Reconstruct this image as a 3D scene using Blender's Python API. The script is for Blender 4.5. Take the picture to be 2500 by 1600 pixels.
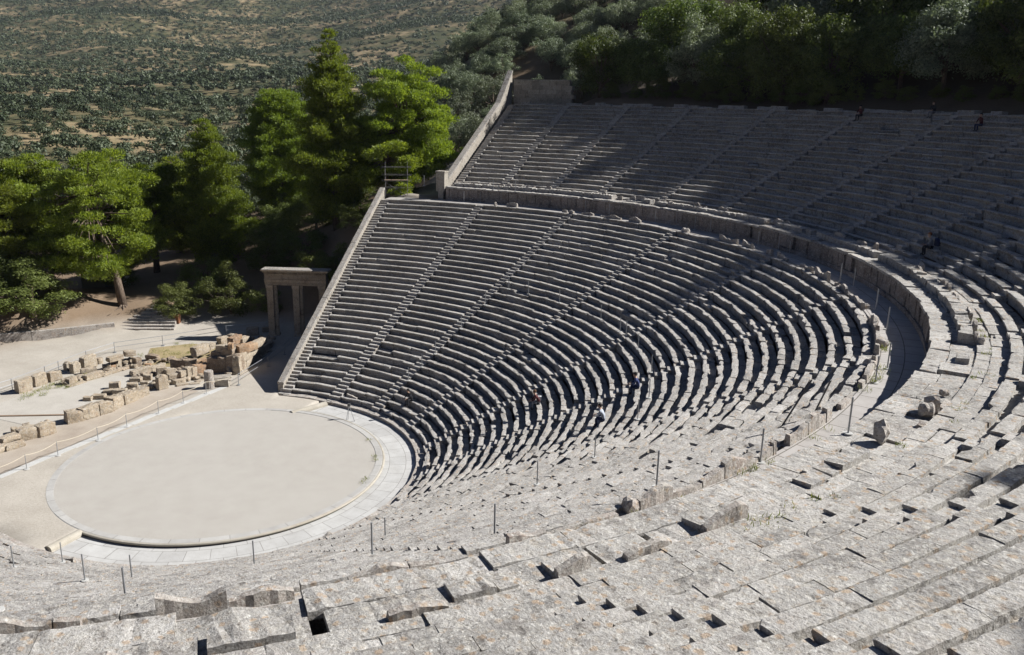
import bpy, bmesh, math, random
import numpy as np
from mathutils import Vector, Matrix
R = math.radians
for o in list(bpy.data.objects): bpy.data.objects.remove(o)
scene = bpy.context.scene
COL = scene.collection
rng = np.random.default_rng(7)
random.seed(7)

# ---------------------------------------------------------------- camera
CAM = np.array([37.810, -37.362, 22.885])
cd = bpy.data.cameras.new("camera"); cam = bpy.data.objects.new("camera", cd); COL.objects.link(cam)
_r = Vector((0.89601, 0.44374, 0.01593)); _u = Vector((-0.13311, 0.23422, 0.96303)); _f = Vector((-0.42361, 0.86500, -0.26893))
_m = Matrix.Identity(4)
for i in range(3):
    _m[i][0] = _r[i]; _m[i][1] = _u[i]; _m[i][2] = -_f[i]; _m[i][3] = CAM[i]
cam.matrix_world = _m
cd.sensor_width = 36; cd.lens = 29.834; cd.shift_x = 0.01324; cd.shift_y = 0.00757
cd.clip_start = 0.1; cd.clip_end = 9000
scene.camera = cam

# ---------------------------------------------------------------- light
SUN_AZ, SUN_EL = 39.0, 38.5          # azimuth from +X towards +Y
w = bpy.data.worlds.new("World"); scene.world = w; w.use_nodes = True
nt = w.node_tree; nt.nodes.clear()
sky = nt.nodes.new("ShaderNodeTexSky"); sky.sky_type = 'NISHITA'; sky.sun_disc = False
sky.sun_elevation = R(SUN_EL); sky.sun_rotation = R(90 - SUN_AZ); sky.altitude = 300
sky.air_density = 0.3; sky.dust_density = 0.0; sky.ozone_density = 8.0
bg = nt.nodes.new("ShaderNodeBackground"); bg.inputs[1].default_value = 0.06
wo = nt.nodes.new("ShaderNodeOutputWorld")
nt.links.new(sky.outputs[0], bg.inputs[0]); nt.links.new(bg.outputs[0], wo.inputs[0])
ld = bpy.data.lights.new("sun", 'SUN'); ld.energy = 5.0; ld.angle = R(0.53); ld.color = (1.0, 0.988, 0.968)
sun = bpy.data.objects.new("sun", ld); COL.objects.link(sun)
sun.location = (120, 100, 130)
sd = Vector((math.cos(R(SUN_EL)) * math.cos(R(SUN_AZ)), math.cos(R(SUN_EL)) * math.sin(R(SUN_AZ)), math.sin(R(SUN_EL))))
sun.rotation_euler = sd.to_track_quat('Z', 'Y').to_euler()
scene.view_settings.view_transform = 'Standard'; scene.view_settings.look = 'None'
scene.view_settings.exposure = 0.80; scene.view_settings.gamma = 1.0
scene.cycles.max_bounces = 6; scene.cycles.diffuse_bounces = 1; scene.cycles.transparent_max_bounces = 8
scene.cycles.use_denoising = True

# ---------------------------------------------------------------- helpers
def tag(o, label=None, cat=None, group=None, kind=None):
    if label: o['label'] = label
    if cat: o['category'] = cat
    if group: o['group'] = group
    if kind: o['kind'] = kind
    return o
def empty(name, loc, label=None, cat=None, group=None, rz=0):
    o = bpy.data.objects.new(name, None); COL.objects.link(o); o.location = loc; o.rotation_euler = (0, 0, rz)
    o.empty_display_size = .3
    return tag(o, label, cat, group)
def link(name, me, mat=None, parent=None, loc=None):
    o = bpy.data.objects.new(name, me); COL.objects.link(o)
    if mat is not None and len(me.materials) == 0: me.materials.append(mat)
    if parent is not None: o.parent = parent
    if loc is not None: o.location = loc
    return o
def pmesh(name, V, F, mat=None, parent=None, smooth=False, origin=None):
    """mesh object from world-space points; with a parent the points are made relative to the parent's place"""
    me = bpy.data.meshes.new(name)
    V = np.asarray(V, float)
    if parent is not None:
        c, s = math.cos(parent.rotation_euler.z), math.sin(parent.rotation_euler.z)
        V = V - np.array(parent.location)
        V = np.c_[V[:, 0] * c + V[:, 1] * s, -V[:, 0] * s + V[:, 1] * c, V[:, 2]]
    elif origin is not None: V = V - np.array(origin)
    me.from_pydata(V.tolist(), [], F); me.update()
    if smooth: me.polygons.foreach_set('use_smooth', [True] * len(me.polygons))
    o = link(name, me, mat, parent)
    if parent is None and origin is not None: o.location = origin
    return o
def quads_mesh(name, V):
    """V (n,4,3): loose quads, fast"""
    n = len(V); me = bpy.data.meshes.new(name)
    me.vertices.add(n * 4); me.vertices.foreach_set('co', np.ascontiguousarray(V, dtype=np.float32).ravel())
    me.loops.add(n * 4); me.loops.foreach_set('vertex_index', np.arange(n * 4, dtype=np.int32))
    me.polygons.add(n); me.polygons.foreach_set('loop_start', np.arange(0, n * 4, 4, dtype=np.int32))
    me.polygons.foreach_set('loop_total', np.full(n, 4, dtype=np.int32))
    me.update(calc_edges=True)
    return me
class MB:
    def __init__(s): s.V = []; s.F = []
    def add(s, V, F):
        n = len(s.V); s.V.extend([tuple(map(float, v)) for v in V]); s.F.extend([tuple(i + n for i in f) for f in F])
    def box(s, c, d, rz=0, tilt=None):
        V = np.array([(x, y, z) for x in (-.5, .5) for y in (-.5, .5) for z in (-.5, .5)]) * np.array(d)
        if tilt is not None: V = V @ np.array(Matrix.Rotation(tilt[0], 3, tilt[1])).T
        cc, ss = math.cos(rz), math.sin(rz)
        V = np.c_[V[:, 0] * cc - V[:, 1] * ss, V[:, 0] * ss + V[:, 1] * cc, V[:, 2]] + np.array(c)
        s.add(V, [(0, 1, 3, 2), (4, 6, 7, 5), (0, 4, 5, 1), (2, 3, 7, 6), (0, 2, 6, 4), (1, 5, 7, 3)])
    def tube(s, pts, rad, n=8, cap=True):
        P = np.array(pts, float); m = len(P)
        rad = np.full(m, rad) if np.isscalar(rad) else np.array(rad)
        V = []; prev = None
        for i in range(m):
            t = P[min(i + 1, m - 1)] - P[max(i - 1, 0)]; t /= np.linalg.norm(t) + 1e-9
            a = np.array([0, 0, 1.]) if abs(t[2]) < .9 else np.array([1., 0, 0])
            if prev is not None: a = prev
            u = a - t * (a @ t); u /= np.linalg.norm(u) + 1e-9; prev = u; v = np.cross(t, u)
            for k in range(n):
                q = 2 * math.pi * k / n; V.append(P[i] + rad[i] * (math.cos(q) * u + math.sin(q) * v))
        F = [(i * n + k, i * n + (k + 1) % n, (i + 1) * n + (k + 1) % n, (i + 1) * n + k) for i in range(m - 1) for k in range(n)]
        if cap: F.append(tuple(range(n - 1, -1, -1))); F.append(tuple(range((m - 1) * n, m * n)))
        s.add(V, F)
    def build(s, name, mat=None, parent=None, smooth=False, origin=None): return pmesh(name, s.V, s.F, mat, parent, smooth, origin)
ORD = ['first', 'second', 'third', 'fourth', 'fifth', 'sixth', 'seventh', 'eighth', 'ninth', 'tenth', 'eleventh', 'twelfth', 'thirteenth', 'fourteenth', 'fifteenth', 'sixteenth', 'seventeenth', 'eighteenth', 'nineteenth', 'twentieth',
       'twenty-first', 'twenty-second', 'twenty-third', 'twenty-fourth', 'twenty-fifth', 'twenty-sixth', 'twenty-seventh', 'twenty-eighth', 'twenty-ninth', 'thirtieth']

# ---------------------------------------------------------------- materials
class NT:
    def __init__(s, name):
        s.m = bpy.data.materials.new(name); s.m.use_nodes = True; s.t = s.m.node_tree; s.t.nodes.clear()
        s.out = s.t.nodes.new("ShaderNodeOutputMaterial"); s.geo = s.t.nodes.new("ShaderNodeNewGeometry")
    def n(s, ty, **k):
        x = s.t.nodes.new("ShaderNode" + ty)
        for a, b in k.items():
            if a.startswith('i_'): x.inputs[int(a[2:]) if a[2:].isdigit() else a[2:]].default_value = b
            else: setattr(x, a, b)
        return x
    def l(s, a, b): s.t.links.new(a, b)
    def pos(s): return s.geo.outputs['Position']
    def noise(s, scale, detail=4, rough=.6, vec=None, dist=0, fac=True):
        x = s.n('TexNoise'); x.inputs['Scale'].default_value = scale; x.inputs['Detail'].default_value = detail
        x.inputs['Roughness'].default_value = rough; x.inputs['Distortion'].default_value = dist
        s.l(vec if vec is not None else s.pos(), x.inputs['Vector']); return x.outputs[0 if fac else 1]
    def vor(s, scale, rnd=1, vec=None, feat='F1', out=0):
        x = s.n('TexVoronoi'); x.feature = feat; x.inputs['Scale'].default_value = scale; x.inputs['Randomness'].default_value = rnd
        s.l(vec if vec is not None else s.pos(), x.inputs['Vector']); return x.outputs[out]
    def ramp(s, f, a, b, ca=(0, 0, 0), cb=(1, 1, 1)):
        x = s.n('ValToRGB'); e = x.color_ramp.elements
        e[0].position = a; e[1].position = b; e[0].color = (*ca, 1); e[1].color = (*cb, 1)
        s.l(f, x.inputs[0]); return x.outputs[0]
    def ramps(s, f, stops):
        x = s.n('ValToRGB'); e = x.color_ramp.elements
        while len(e) < len(stops): e.new(.5)
        for q, (p, c) in zip(e, stops): q.position = p; q.color = (*c, 1)
        s.l(f, x.inputs[0]); return x.outputs[0]
    def mix(s, f, a, b, mode='MIX'):
        x = s.n('MixRGB'); x.blend_type = mode
        for i, q in zip((0, 1, 2), (f, a, b)):
            if isinstance(q, (int, float)): x.inputs[i].default_value = q if i == 0 else (q, q, q, 1)
            elif isinstance(q, tuple): x.inputs[i].default_value = (*q, 1)
            else: s.l(q, x.inputs[i])
        return x.outputs[0]
    def math(s, op, a, b=0.0):
        x = s.n('Math'); x.operation = op
        for i, q in enumerate((a, b)):
            if isinstance(q, (int, float)): x.inputs[i].default_value = q
            else: s.l(q, x.inputs[i])
        return x.outputs[0]
    def bump(s, h, strength, dist):
        x = s.n('Bump'); x.inputs['Strength'].default_value = strength; x.inputs['Distance'].default_value = dist
        s.l(h, x.inputs['Height']); return x.outputs[0]
    def done(s, col, rough=.9, bump=None, spec=.25, metal=0):
        p = s.n('BsdfPrincipled')
        if isinstance(col, tuple): p.inputs['Base Color'].default_value = (*col, 1)
        else: s.l(col, p.inputs['Base Color'])
        p.inputs['Roughness'].default_value = rough; p.inputs['Metallic'].default_value = metal
        p.inputs['Specular IOR Level'].default_value = spec
        if bump is not None: s.l(bump, p.inputs['Normal'])
        s.l(p.outputs[0], s.out.inputs[0]); return s.m
def stone_mat(name, dark, mid, light, lichen=1.0, warm=(.56, .40, .26), pink=0.22):
    m = NT(name)
    isl = m.geo.outputs['Random Per Island']
    big = m.noise(.45, 5, .6); medn = m.noise(3.2, 6, .65); fine = m.noise(19, 5, .7)
    c = m.ramps(big, [(.3, dark), (.5, mid), (.72, light)])
    c = m.mix(m.ramp(medn, .40, .66), c, m.mix(.55, c, light))
    c = m.mix(m.math('MULTIPLY', m.ramp(m.noise(1.3, 4, .6), .52, .70), pink), c, (mid[0] * 1.02, mid[1] * .89, mid[2] * .84))
    # each block has its own tone
    tone = m.n('MapRange', i_3=.74, i_4=1.16); m.l(isl, tone.inputs[0])
    c = m.mix(1.0, c, tone.outputs[0], 'MULTIPLY')
    # lichen rosettes: pale, ochre, dark
    dist = m.noise(9, 5, .75, fac=False); wv = m.n('MixRGB', i_0=.16); m.l(m.pos(), wv.inputs[1]); m.l(dist, wv.inputs[2]); wv = wv.outputs[0]
    v1 = m.vor(6.5, 1, wv); v1c = m.vor(6.5, 1, wv, out=1); sep = m.n('SeparateColor'); m.l(v1c, sep.inputs[0])
    v2 = m.vor(13, 1, wv); v2c = m.vor(13, 1, wv, out=1); sep2 = m.n('SeparateColor'); m.l(v2c, sep2.inputs[0])
    pale = m.ramp(m.noise(7.5, 8, .78), .50, .58); c = m.mix(m.math('MULTIPLY', pale, .62 * lichen), c, (.56, .535, .485))
    spot = m.math('MULTIPLY', m.ramp(v1, .34, .50, (1, 1, 1), (0, 0, 0)), m.ramp(sep.outputs[0], .56, .64))
    c = m.mix(m.math('MULTIPLY', spot, .62 * lichen), c, (.64, .61, .55))
    spot = m.math('MULTIPLY', m.ramp(v2, .36, .48, (1, 1, 1), (0, 0, 0)), m.ramp(sep2.outputs[0], .55, .62))
    c = m.mix(m.math('MULTIPLY', spot, .8 * lichen), c, (.74, .72, .67))
    spot = m.math('MULTIPLY', m.ramp(v1, .30, .44, (1, 1, 1), (0, 0, 0)), m.ramp(sep.outputs[1], .66, .78))
    c = m.mix(m.math('MULTIPLY', spot, .55 * lichen), c, warm)
    c = m.mix(m.math('MULTIPLY', m.ramp(m.noise(4.3, 7, .75), .56, .64), .38 * lichen), c, (.54, .45, .34))
    spot = m.math('MULTIPLY', m.ramp(v2, .22, .38, (1, 1, 1), (0, 0, 0)), m.ramp(sep2.outputs[1], .74, .80))
    c = m.mix(m.math('MULTIPLY', spot, .7), c, (.16, .145, .13))
    c = m.mix(m.math('MULTIPLY', m.ramp(m.noise(2.1, 8, .78), .53, .68), .78), c, (.13, .115, .105))
    c = m.mix(m.math('MULTIPLY', m.ramp(m.noise(16, 7, .8), .59, .67), .6), c, (.12, .11, .10))
    c = m.mix(m.ramp(fine, .35, .75), m.mix(1.0, c, (.60, .58, .555), 'MULTIPLY'), c)
    c = m.mix(m.math('MULTIPLY', m.ramp(m.noise(8.5, 8, .82), .46, .60), .45), c, m.mix(1.0, c, (.58, .555, .535), 'MULTIPLY'))
    b = m.bump(m.mix(.5, m.noise(6, 7, .7), fine), 1.0, .07)
    return m.done(c, .92, b, .15)
M = {}
M['seat'] = stone_mat('weathered_limestone', (.39, .375, .36), (.53, .51, .485), (.67, .65, .62), .95)
M['seat_up'] = stone_mat('grey_limestone', (.41, .395, .372), (.55, .53, .50), (.69, .67, .635), 1.15)
M['dressed'] = stone_mat('dressed_limestone', (.36, .33, .28), (.46, .42, .36), (.54, .50, .43), .35, pink=.25)
M['podium_wall'] = stone_mat('streaked_podium_slabs', (.22, .185, .17), (.33, .285, .26), (.46, .41, .375), .6, pink=.7)
M['coping'] = stone_mat('coping_limestone', (.30, .28, .25), (.40, .37, .335), (.52, .485, .44), .9)
M['podium'] = stone_mat('podium_limestone', (.37, .335, .305), (.50, .455, .415), (.64, .595, .545), 1.0, pink=.6)
M['ruin'] = stone_mat('tan_ruin_stone', (.36, .285, .20), (.47, .385, .28), (.56, .48, .37), .5, (.52, .33, .19), .4)
M['ruin_orange'] = stone_mat('orange_ruin_stone', (.33, .20, .12), (.45, .27, .15), (.50, .36, .23), .3, (.52, .33, .19), .3)
M['ruin_brown'] = stone_mat('brown_ruin_stone', (.22, .155, .11), (.31, .235, .165), (.42, .33, .24), .4, (.45, .28, .16), .4)
M['gate'] = stone_mat('gate_limestone', (.54, .40, .25), (.68, .53, .355), (.74, .62, .46), .25, pink=.3)
def earth(name, a, b, c3, sc=.5, grit=.16, bumpy=.02):
    m = NT(name)
    c = m.ramps(m.noise(sc, 6, .65), [(.3, a), (.52, b), (.75, c3)])
    c = m.mix(m.ramp(m.noise(sc * .22, 3, .5), .35, .7), c, m.mix(.5, c, c3))
    g = m.noise(23, 6, .8); c = m.mix(m.ramp(g, .25, .8), m.mix(1.0, c, (1 - grit * 1.6,) * 3, 'MULTIPLY'), m.mix(1.0, c, (1 + grit,) * 3, 'MULTIPLY'))
    return m.done(c, .95, m.bump(g, .6, bumpy), .1)
M['orch'] = earth('orchestra_earth', (.425, .393, .348), (.453, .422, .376), (.481, .451, .404), .8, .30)
def paving(name, a, b, bw, bh, mortar=.012):
    m = NT(name); uv = m.n('UVMap'); br = m.n('TexBrick'); m.l(uv.outputs[0], br.inputs[0])
    br.inputs['Color1'].default_value = (*a, 1); br.inputs['Color2'].default_value = (*b, 1); br.inputs['Mortar'].default_value = (.16, .145, .125, 1)
    br.inputs['Scale'].default_value = 1; br.inputs['Mortar Size'].default_value = mortar; br.inputs['Brick Width'].default_value = bw; br.inputs['Row Height'].default_value = bh
    br.inputs['Bias'].default_value = 0
    n1 = m.noise(1.1, 5, .6); c = m.mix(m.ramp(n1, .3, .7), m.mix(1.0, br.outputs[0], (.82, .81, .80), 'MULTIPLY'), br.outputs[0])
    c = m.mix(m.math('MULTIPLY', m.ramp(m.noise(3.4, 6, .7), .58, .72), .4), c, (.26, .24, .21))
    return m.done(c, .85, m.bump(m.noise(14, 5, .7), .4, .02), .2)
M['euripos'] = paving('channel_paving', (.46, .45, .43), (.52, .51, .485), 1.3, 1.06, .011)
M['ringstone'] = paving('ring_stone', (.42, .405, .38), (.48, .465, .435), 1.55, 3, .012)
M['walk'] = paving('walkway_paving', (.38, .355, .33), (.46, .43, .40), 1.25, .93, .02)
M['roll'] = earth('roll_moulding_stone', (.34, .305, .25), (.42, .38, .31), (.48, .445, .38), 1.5)
M['strip'] = earth('pale_strip_stone', (.46, .45, .42), (.52, .51, .48), (.56, .55, .52), 1.2)
def plain(name, c, rough=.6, metal=0, var=.12):
    m = NT(name); n = m.noise(6, 5, .7)
    col = m.mix(m.ramp(n, .3, .7), tuple(q * (1 - var) for q in c), tuple(min(1, q * (1 + var)) for q in c))
    return m.done(col, rough, None, .4, metal)
M['steel'] = plain('galvanised_steel', (.34, .35, .36), .5, .6)
M['darksteel'] = plain('dark_steel', (.10, .10, .10), .6, .3)
M['rope'] = plain('hemp_rope', (.50, .44, .34), .9)
M['wood'] = plain('scaffold_plank', (.30, .21, .14), .8)
M['roofgrey'] = plain('sheet_roof', (.42, .44, .46), .6)
M['hutwall'] = plain('hut_wall', (.16, .14, .11), .8)
M['white'] = plain('white_plastic', (.75, .75, .73), .5)
M['binc'] = plain('bin_wood', (.20, .085, .04), .8)
M['bark'] = None
def bark():
    m = NT('pine_bark'); tc = m.n('TexCoord'); mp = m.n('Mapping'); mp.inputs['Scale'].default_value = (1, 1, .35); m.l(tc.outputs['Object'], mp.inputs[0])
    n = m.noise(7, 6, .7, mp.outputs[0]); c = m.ramps(n, [(.3, (.06, .045, .035)), (.55, (.16, .12, .09)), (.8, (.28, .23, .18))])
    return m.done(c, .95, m.bump(n, 1, .06), .1)
M['bark'] = bark()
def leaf(name, cols, trans=.35, tcol=None, scale=.55, rough=.55, spec=.25):
    m = NT(name); oi = m.n('ObjectInfo')
    isl = m.geo.outputs['Random Per Island']
    tc = m.n('TexCoord')
    n = m.noise(scale, 3, .6, tc.outputs['Object'])
    f = m.math('ADD', m.math('MULTIPLY', n, .55), m.math('MULTIPLY', isl, .45))
    c = m.ramps(f, [(.25, cols[0]), (.5, cols[1]), (.75, cols[2])])
    hs = m.n('HueSaturation'); mr = m.n('MapRange', i_3=.72, i_4=1.22); m.l(oi.outputs['Random'], mr.inputs[0]); m.l(mr.outputs[0], hs.inputs['Value'])
    mh = m.n('MapRange', i_3=.485, i_4=.512); m.l(m.math('FRACT', m.math('MULTIPLY', oi.outputs['Random'], 7.31)), mh.inputs[0]); m.l(mh.outputs[0], hs.inputs['Hue']); m.l(c, hs.inputs['Color'])
    c = hs.outputs[0]
    p = m.n('BsdfPrincipled'); m.l(c, p.inputs['Base Color']); p.inputs['Roughness'].default_value = rough; p.inputs['Specular IOR Level'].default_value = spec
    t = m.n('BsdfTranslucent'); m.l(m.mix(1.0, c, tcol or (1.5, 1.5, .7), 'MULTIPLY'), t.inputs[0])
    x = m.n('MixShader', i_0=trans); m.l(p.outputs[0], x.inputs[1]); m.l(t.outputs[0], x.inputs[2]); m.l(x.outputs[0], m.out.inputs[0])
    return m.m
M['pine'] = leaf('pine_needles', [(.10, .137, .024), (.175, .222, .036), (.265, .312, .06)], .40, (1.5, 1.5, .5))
M['pine_dark'] = leaf('dark_pine_needles', [(.055, .085, .016), (.105, .145, .022), (.165, .205, .032)], .36, (1.5, 1.5, .5))
M['oak'] = leaf('oak_leaves', [(.045, .068, .02), (.085, .115, .032), (.15, .175, .055)], .30, (1.4, 1.5, .6))
M['olive'] = leaf('olive_leaves', [(.125, .15, .095), (.195, .225, .145), (.31, .335, .23)], .22, (1.2, 1.3, .8), .9)
M['olive_far'] = leaf('valley_olive_leaves', [(.036, .054, .026), (.070, .092, .047), (.125, .15, .082)], .1, (1.2, 1.3, .8), .9)
M['scrub'] = leaf('scrub_leaves', [(.03, .045, .022), (.055, .075, .034), (.09, .11, .05)], .1, (1.2, 1.3, .8), .9)
M['bush'] = leaf('bush_leaves', [(.07, .085, .022), (.12, .145, .035), (.18, .205, .06)], .25, (1.2, 1.3, .6), 1.2)
M['grass'] = leaf('grass_blades', [(.10, .13, .03), (.2, .22, .06), (.34, .31, .13)], .3)
# ---------------------------------------------------------------- the theatre's plan
# pseudo polar plan: inner wedges on circles about the origin, the outer wedges on flatter circles (centre moved back)
PB, OFF = R(75.5), 4.924
def plan(r, phi):
    s = 1 if phi >= 0 else -1; p = abs(phi)
    if p <= PB: return np.array([r * math.cos(phi), r * math.sin(phi)])
    off = OFF
    if p > R(112): off = OFF * max(0.0, 1 - (p - R(112)) / R(45))
    return np.array([-off * math.cos(PB) + (r + off) * math.cos(p), s * (-off * math.sin(PB) + (r + off) * math.sin(p))])
def P3(r, phi, z): q = plan(r, phi); return (q[0], q[1], z)
def inv(X, Y):
    ph = math.atan2(Y, X); s = 1 if Y >= 0 else -1; Y = abs(Y); ph = abs(ph)
    if ph <= PB: return math.hypot(X, Y), s * ph
    cx, cy = -OFF * math.cos(PB), -OFF * math.sin(PB); return math.hypot(X - cx, Y - cy) - OFF, s * math.atan2(Y - cy, X - cx)
LR0, LT, LN = 12.86, .7145, 34            # first lower seat, tread, rows
LZ = lambda i: .38 + i * (12.43 / 33)     # seat tops: .38 .. 12.81
LRr = lambda i: LR0 + i * LT
UR0, UT, UN = 41.55, .835, 20
UZ = lambda j: 14.45 + j * (7.80 / 19)
URr = lambda j: UR0 + j * UT
WALKZ, WALLR, WALLTOP = 12.74, 39.0, 14.06
half = [0, 19.0, 37.2, 56.3, 75.5, 89.3, 103.6]
LSTAIR = [R(a) for a in half[::-1]] + [R(-a) for a in half[1:]]          # from the far wall round to the near wall
ustep = []
for a, b in zip(half[:-1], half[1:]):
    ustep += [a, (a + b) / 2]
ustep = [a for a in ustep if a < 93] + [95.6]
USTAIR = [R(a) for a in ustep[::-1]] + [R(-a) for a in ustep[1:]]
def surf(X, Y):
    r, _ = inv(X, Y)
    if r < 10.15: return 0
    if r < LR0: return -.2
    if r < 37.15: i = min(33, int((r - LR0) / LT)); return LZ(i) - (0 if (r - LRr(i)) < .36 else .08)
    if r < 39.0: return WALKZ
    if r < UR0: return WALLTOP
    j = min(UN - 1, int((r - UR0) / UT)); return UZ(j) - (0 if (r - URr(j)) < .42 else .09)
PROF = [(.17, -.56), (.165, -.27), (.115, -.16), (.035, -.095), (0, -.03), (.025, 0), (.20, .006), (.355, 0), (.375, -.115), (.56, -.12), (.74, -.115)]
PROFU = [(.17, -.58), (.165, -.29), (.115, -.17), (.035, -.10), (0, -.03), (.025, 0), (.24, .006), (.42, 0), (.44, -.14), (.66, -.145), (.87, -.135)]
def row_mesh(V, F, prof, r0, z0, a0, a1, wear, blk=1.15, lam=1.0, plain_to=None):
    """one row of seat blocks between angles a0 < a1"""
    prof = np.array(prof); K = len(prof); rr = r0 + .3
    am = (a0 + a1) / 2; X = plan(rr, am); d = math.dist((X[0], X[1], z0), CAM)
    a = a0
    while a < a1 - 1e-4:
        L = blk * rng.uniform(.65, 1.45); b = a + L / rr
        if a1 - b < .45 / rr: b = a1
        X = plan(rr, (a + b) / 2); d = math.dist((X[0], X[1], z0), CAM)
        seg = min(.45, max(.1, d * .0075)); n = max(2, int((b - a) * rr / seg))
        gap = rng.choice([.004, .010, .022, .045], p=[.35, .35, .2, .1]) / rr
        ts = np.linspace(a + gap / 2, b - gap / 2, n + 1)
        good = plain_to is not None and am > plain_to
        wr = wear * (.25 if good else 1)
        dz = rng.normal(0, .013 * wr); dr = rng.normal(0, .018 * wr); tl = rng.normal(0, .010 * wr); tw = rng.normal(0, .012 * wr)
        if rng.random() < .05 * wr: dr += rng.uniform(-.06, .10); dz -= rng.uniform(0, .07)
        gone = K > 8 and rng.random() < .018 * wr
        if gone: dz -= .22
        # worn nose
        chip = np.zeros(n + 1)
        nose = .02 * wr * (.4 + rng.random())
        chip += np.abs(rng.normal(0, nose, n + 1))
        if rng.random() < .30 * wr:
            c = rng.integers(0, n + 1); wdt = max(1, int(rng.uniform(.1, .35) / seg)); dep = rng.uniform(.05, .17)
            for q in range(max(0, c - wdt), min(n, c + wdt) + 1): chip[q] += dep * rng.uniform(.5, 1)
        if rng.random() < .45 * wr: chip[0] += rng.uniform(.02, .10)
        if rng.random() < .45 * wr: chip[-1] += rng.uniform(.02, .10)
        base = len(V); jit = rng.normal(0, .006 * (.5 + .5 * wr), (n + 1, K, 2))
        u = np.linspace(-1, 1, n + 1)
        for i, t in enumerate(ts):
            e = plan(1000 + rr, t) - plan(rr, t); e /= np.linalg.norm(e)
            q = plan(r0, t)
            for k in range(K):
                s, zz = prof[k]; s = s + dr + tw * u[i] + jit[i, k, 0]; zz = zz + dz + tl * u[i] * (1 if k > 2 else 0) + jit[i, k, 1]
                if K > 8 and 2 <= k <= 5: s += chip[i] * (.9 if k < 5 else 1.0); 
                if K > 8 and k == 5: zz -= chip[i] * .12
                if K > 8 and k in (3, 4): zz -= chip[i] * .25
                if gone and k >= 8: zz += .16
                V.append((q[0] + e[0] * s, q[1] + e[1] * s, z0 + zz))
        for i in range(n):
            for k in range(K - 1):
                p = base + i * K + k; F.append((p, p + 1, p + K + 1, p + K))
        F.append(tuple(base + k for k in range(K - 1, -1, -1))); F.append(tuple(base + n * K + k for k in range(K)))
        a = b
def arcbox(mb, r0, r1, a0, a1, z0, z1, seg=.8, jz=0.0, uneven=0.0, zin=None):
    """solid block between two radii and two angles"""
    n = max(1, int(abs(a1 - a0) * r1 / seg)); V = []
    for t in np.linspace(a0, a1, n + 1):
        u = rng.normal(0, uneven, 4) if uneven else (0, 0, 0, 0)
        V += [P3(r0 + u[0], t, z0), P3(r0 + u[1], t, z1 + jz + u[2]), P3(r1, t, (zin if zin is not None else z1) + jz + u[3]), P3(r1, t, z0)]
    F = []
    for i in range(n):
        for k in range(4): p = i * 4; F.append((p + k, p + (k + 1) % 4, p + 4 + (k + 1) % 4, p + 4 + k))
    F += [(3, 2, 1, 0), (n * 4, n * 4 + 1, n * 4 + 2, n * 4 + 3)]
    mb.add(V, F)
SW = .37                                   # half width of a stairway
def fine_ann(name, r0, r1, a0, a1, z, mat, da=1.0, kind='structure', thick=0.0, label=None, cat=None, rs=None):
    rs = rs or [r0, r1]; ts = np.arange(a0, a1 + 1e-6, R(da)); V = []; UV = []
    for t in ts:
        for r in rs: V.append(P3(r, t, z)); UV.append((t * (r0 + r1) / 2, r))
    m = len(rs); F = [(i * m + k, i * m + k + 1, (i + 1) * m + k + 1, (i + 1) * m + k) for i in range(len(ts) - 1) for k in range(m - 1)]
    F = [tuple(f) for f in F]
    me = bpy.data.meshes.new(name); me.from_pydata(V, [], F); uv = me.uv_layers.new(name='UVMap')
    for p in me.polygons:
        for li in p.loop_indices: uv.data[li].uv = UV[me.loops[li].vertex_index]
    o = link(name, me, mat); tag(o, label, cat, None, kind); return o

# orchestra
mb = MB(); V = [(0, 0, 0)]; nA = 180
for rr in (3, 6, 8.5, 9.74):
    V += [(rr * math.cos(2 * math.pi * k / nA), rr * math.sin(2 * math.pi * k / nA), 0.0) for k in range(nA)]
F = [(0, 1 + k, 1 + (k + 1) % nA) for k in range(nA)]
for q in range(3): F += [(1 + q * nA + k, 1 + (q + 1) * nA + k, 1 + (q + 1) * nA + (k + 1) % nA, 1 + q * nA + (k + 1) % nA) for k in range(nA)]
tag(pmesh('orchestra_floor', V, F, M['orch']), kind='structure')
# stone ring: flat white kerb, with a rounded moulding on the channel side
def ring_prof(prof, a0, a1, name, mat, parent, n):
    V = []; UV = []; K = len(prof); ts = np.linspace(a0, a1, n + 1)
    for t in ts:
        for r, z in prof: V.append((r * math.cos(t), r * math.sin(t), z)); UV.append((t * 10, r))
    F = [(i * K + k, i * K + k + 1, (i + 1) * K + k + 1, (i + 1) * K + k) for i in range(n) for k in range(K - 1)]
    me = bpy.data.meshes.new(name); me.from_pydata(V, [], F); uv = me.uv_layers.new(name='UVMap')
    for p in me.polygons:
        for li in p.loop_indices: uv.data[li].uv = UV[me.loops[li].vertex_index]
    return link(name, me, mat, parent)
ring = empty('stone_ring', (0, 0, 0), 'white stone ring set around the round earth floor of the orchestra', 'stone ring')
ring_prof([(9.70, -.05), (9.71, .022), (10.10, .022), (10.14, .0), (10.14, -.4)], R(-110), R(113), 'kerb', M['ringstone'], ring, 200)
ring_prof([(9.70, -.05), (9.72, .006), (10.12, .006), (10.14, -.05)], R(113), R(250), 'worn_kerb', M['ringstone'], ring, 120)
roll = [(10.142, .015), (10.20, .02), (10.26, 0), (10.28, -.05), (10.26, -.1), (10.19, -.125), (10.142, -.20)]
ring_prof(roll, R(-92.5), R(101), 'roll_moulding', M['roll'], ring, 170)
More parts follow.
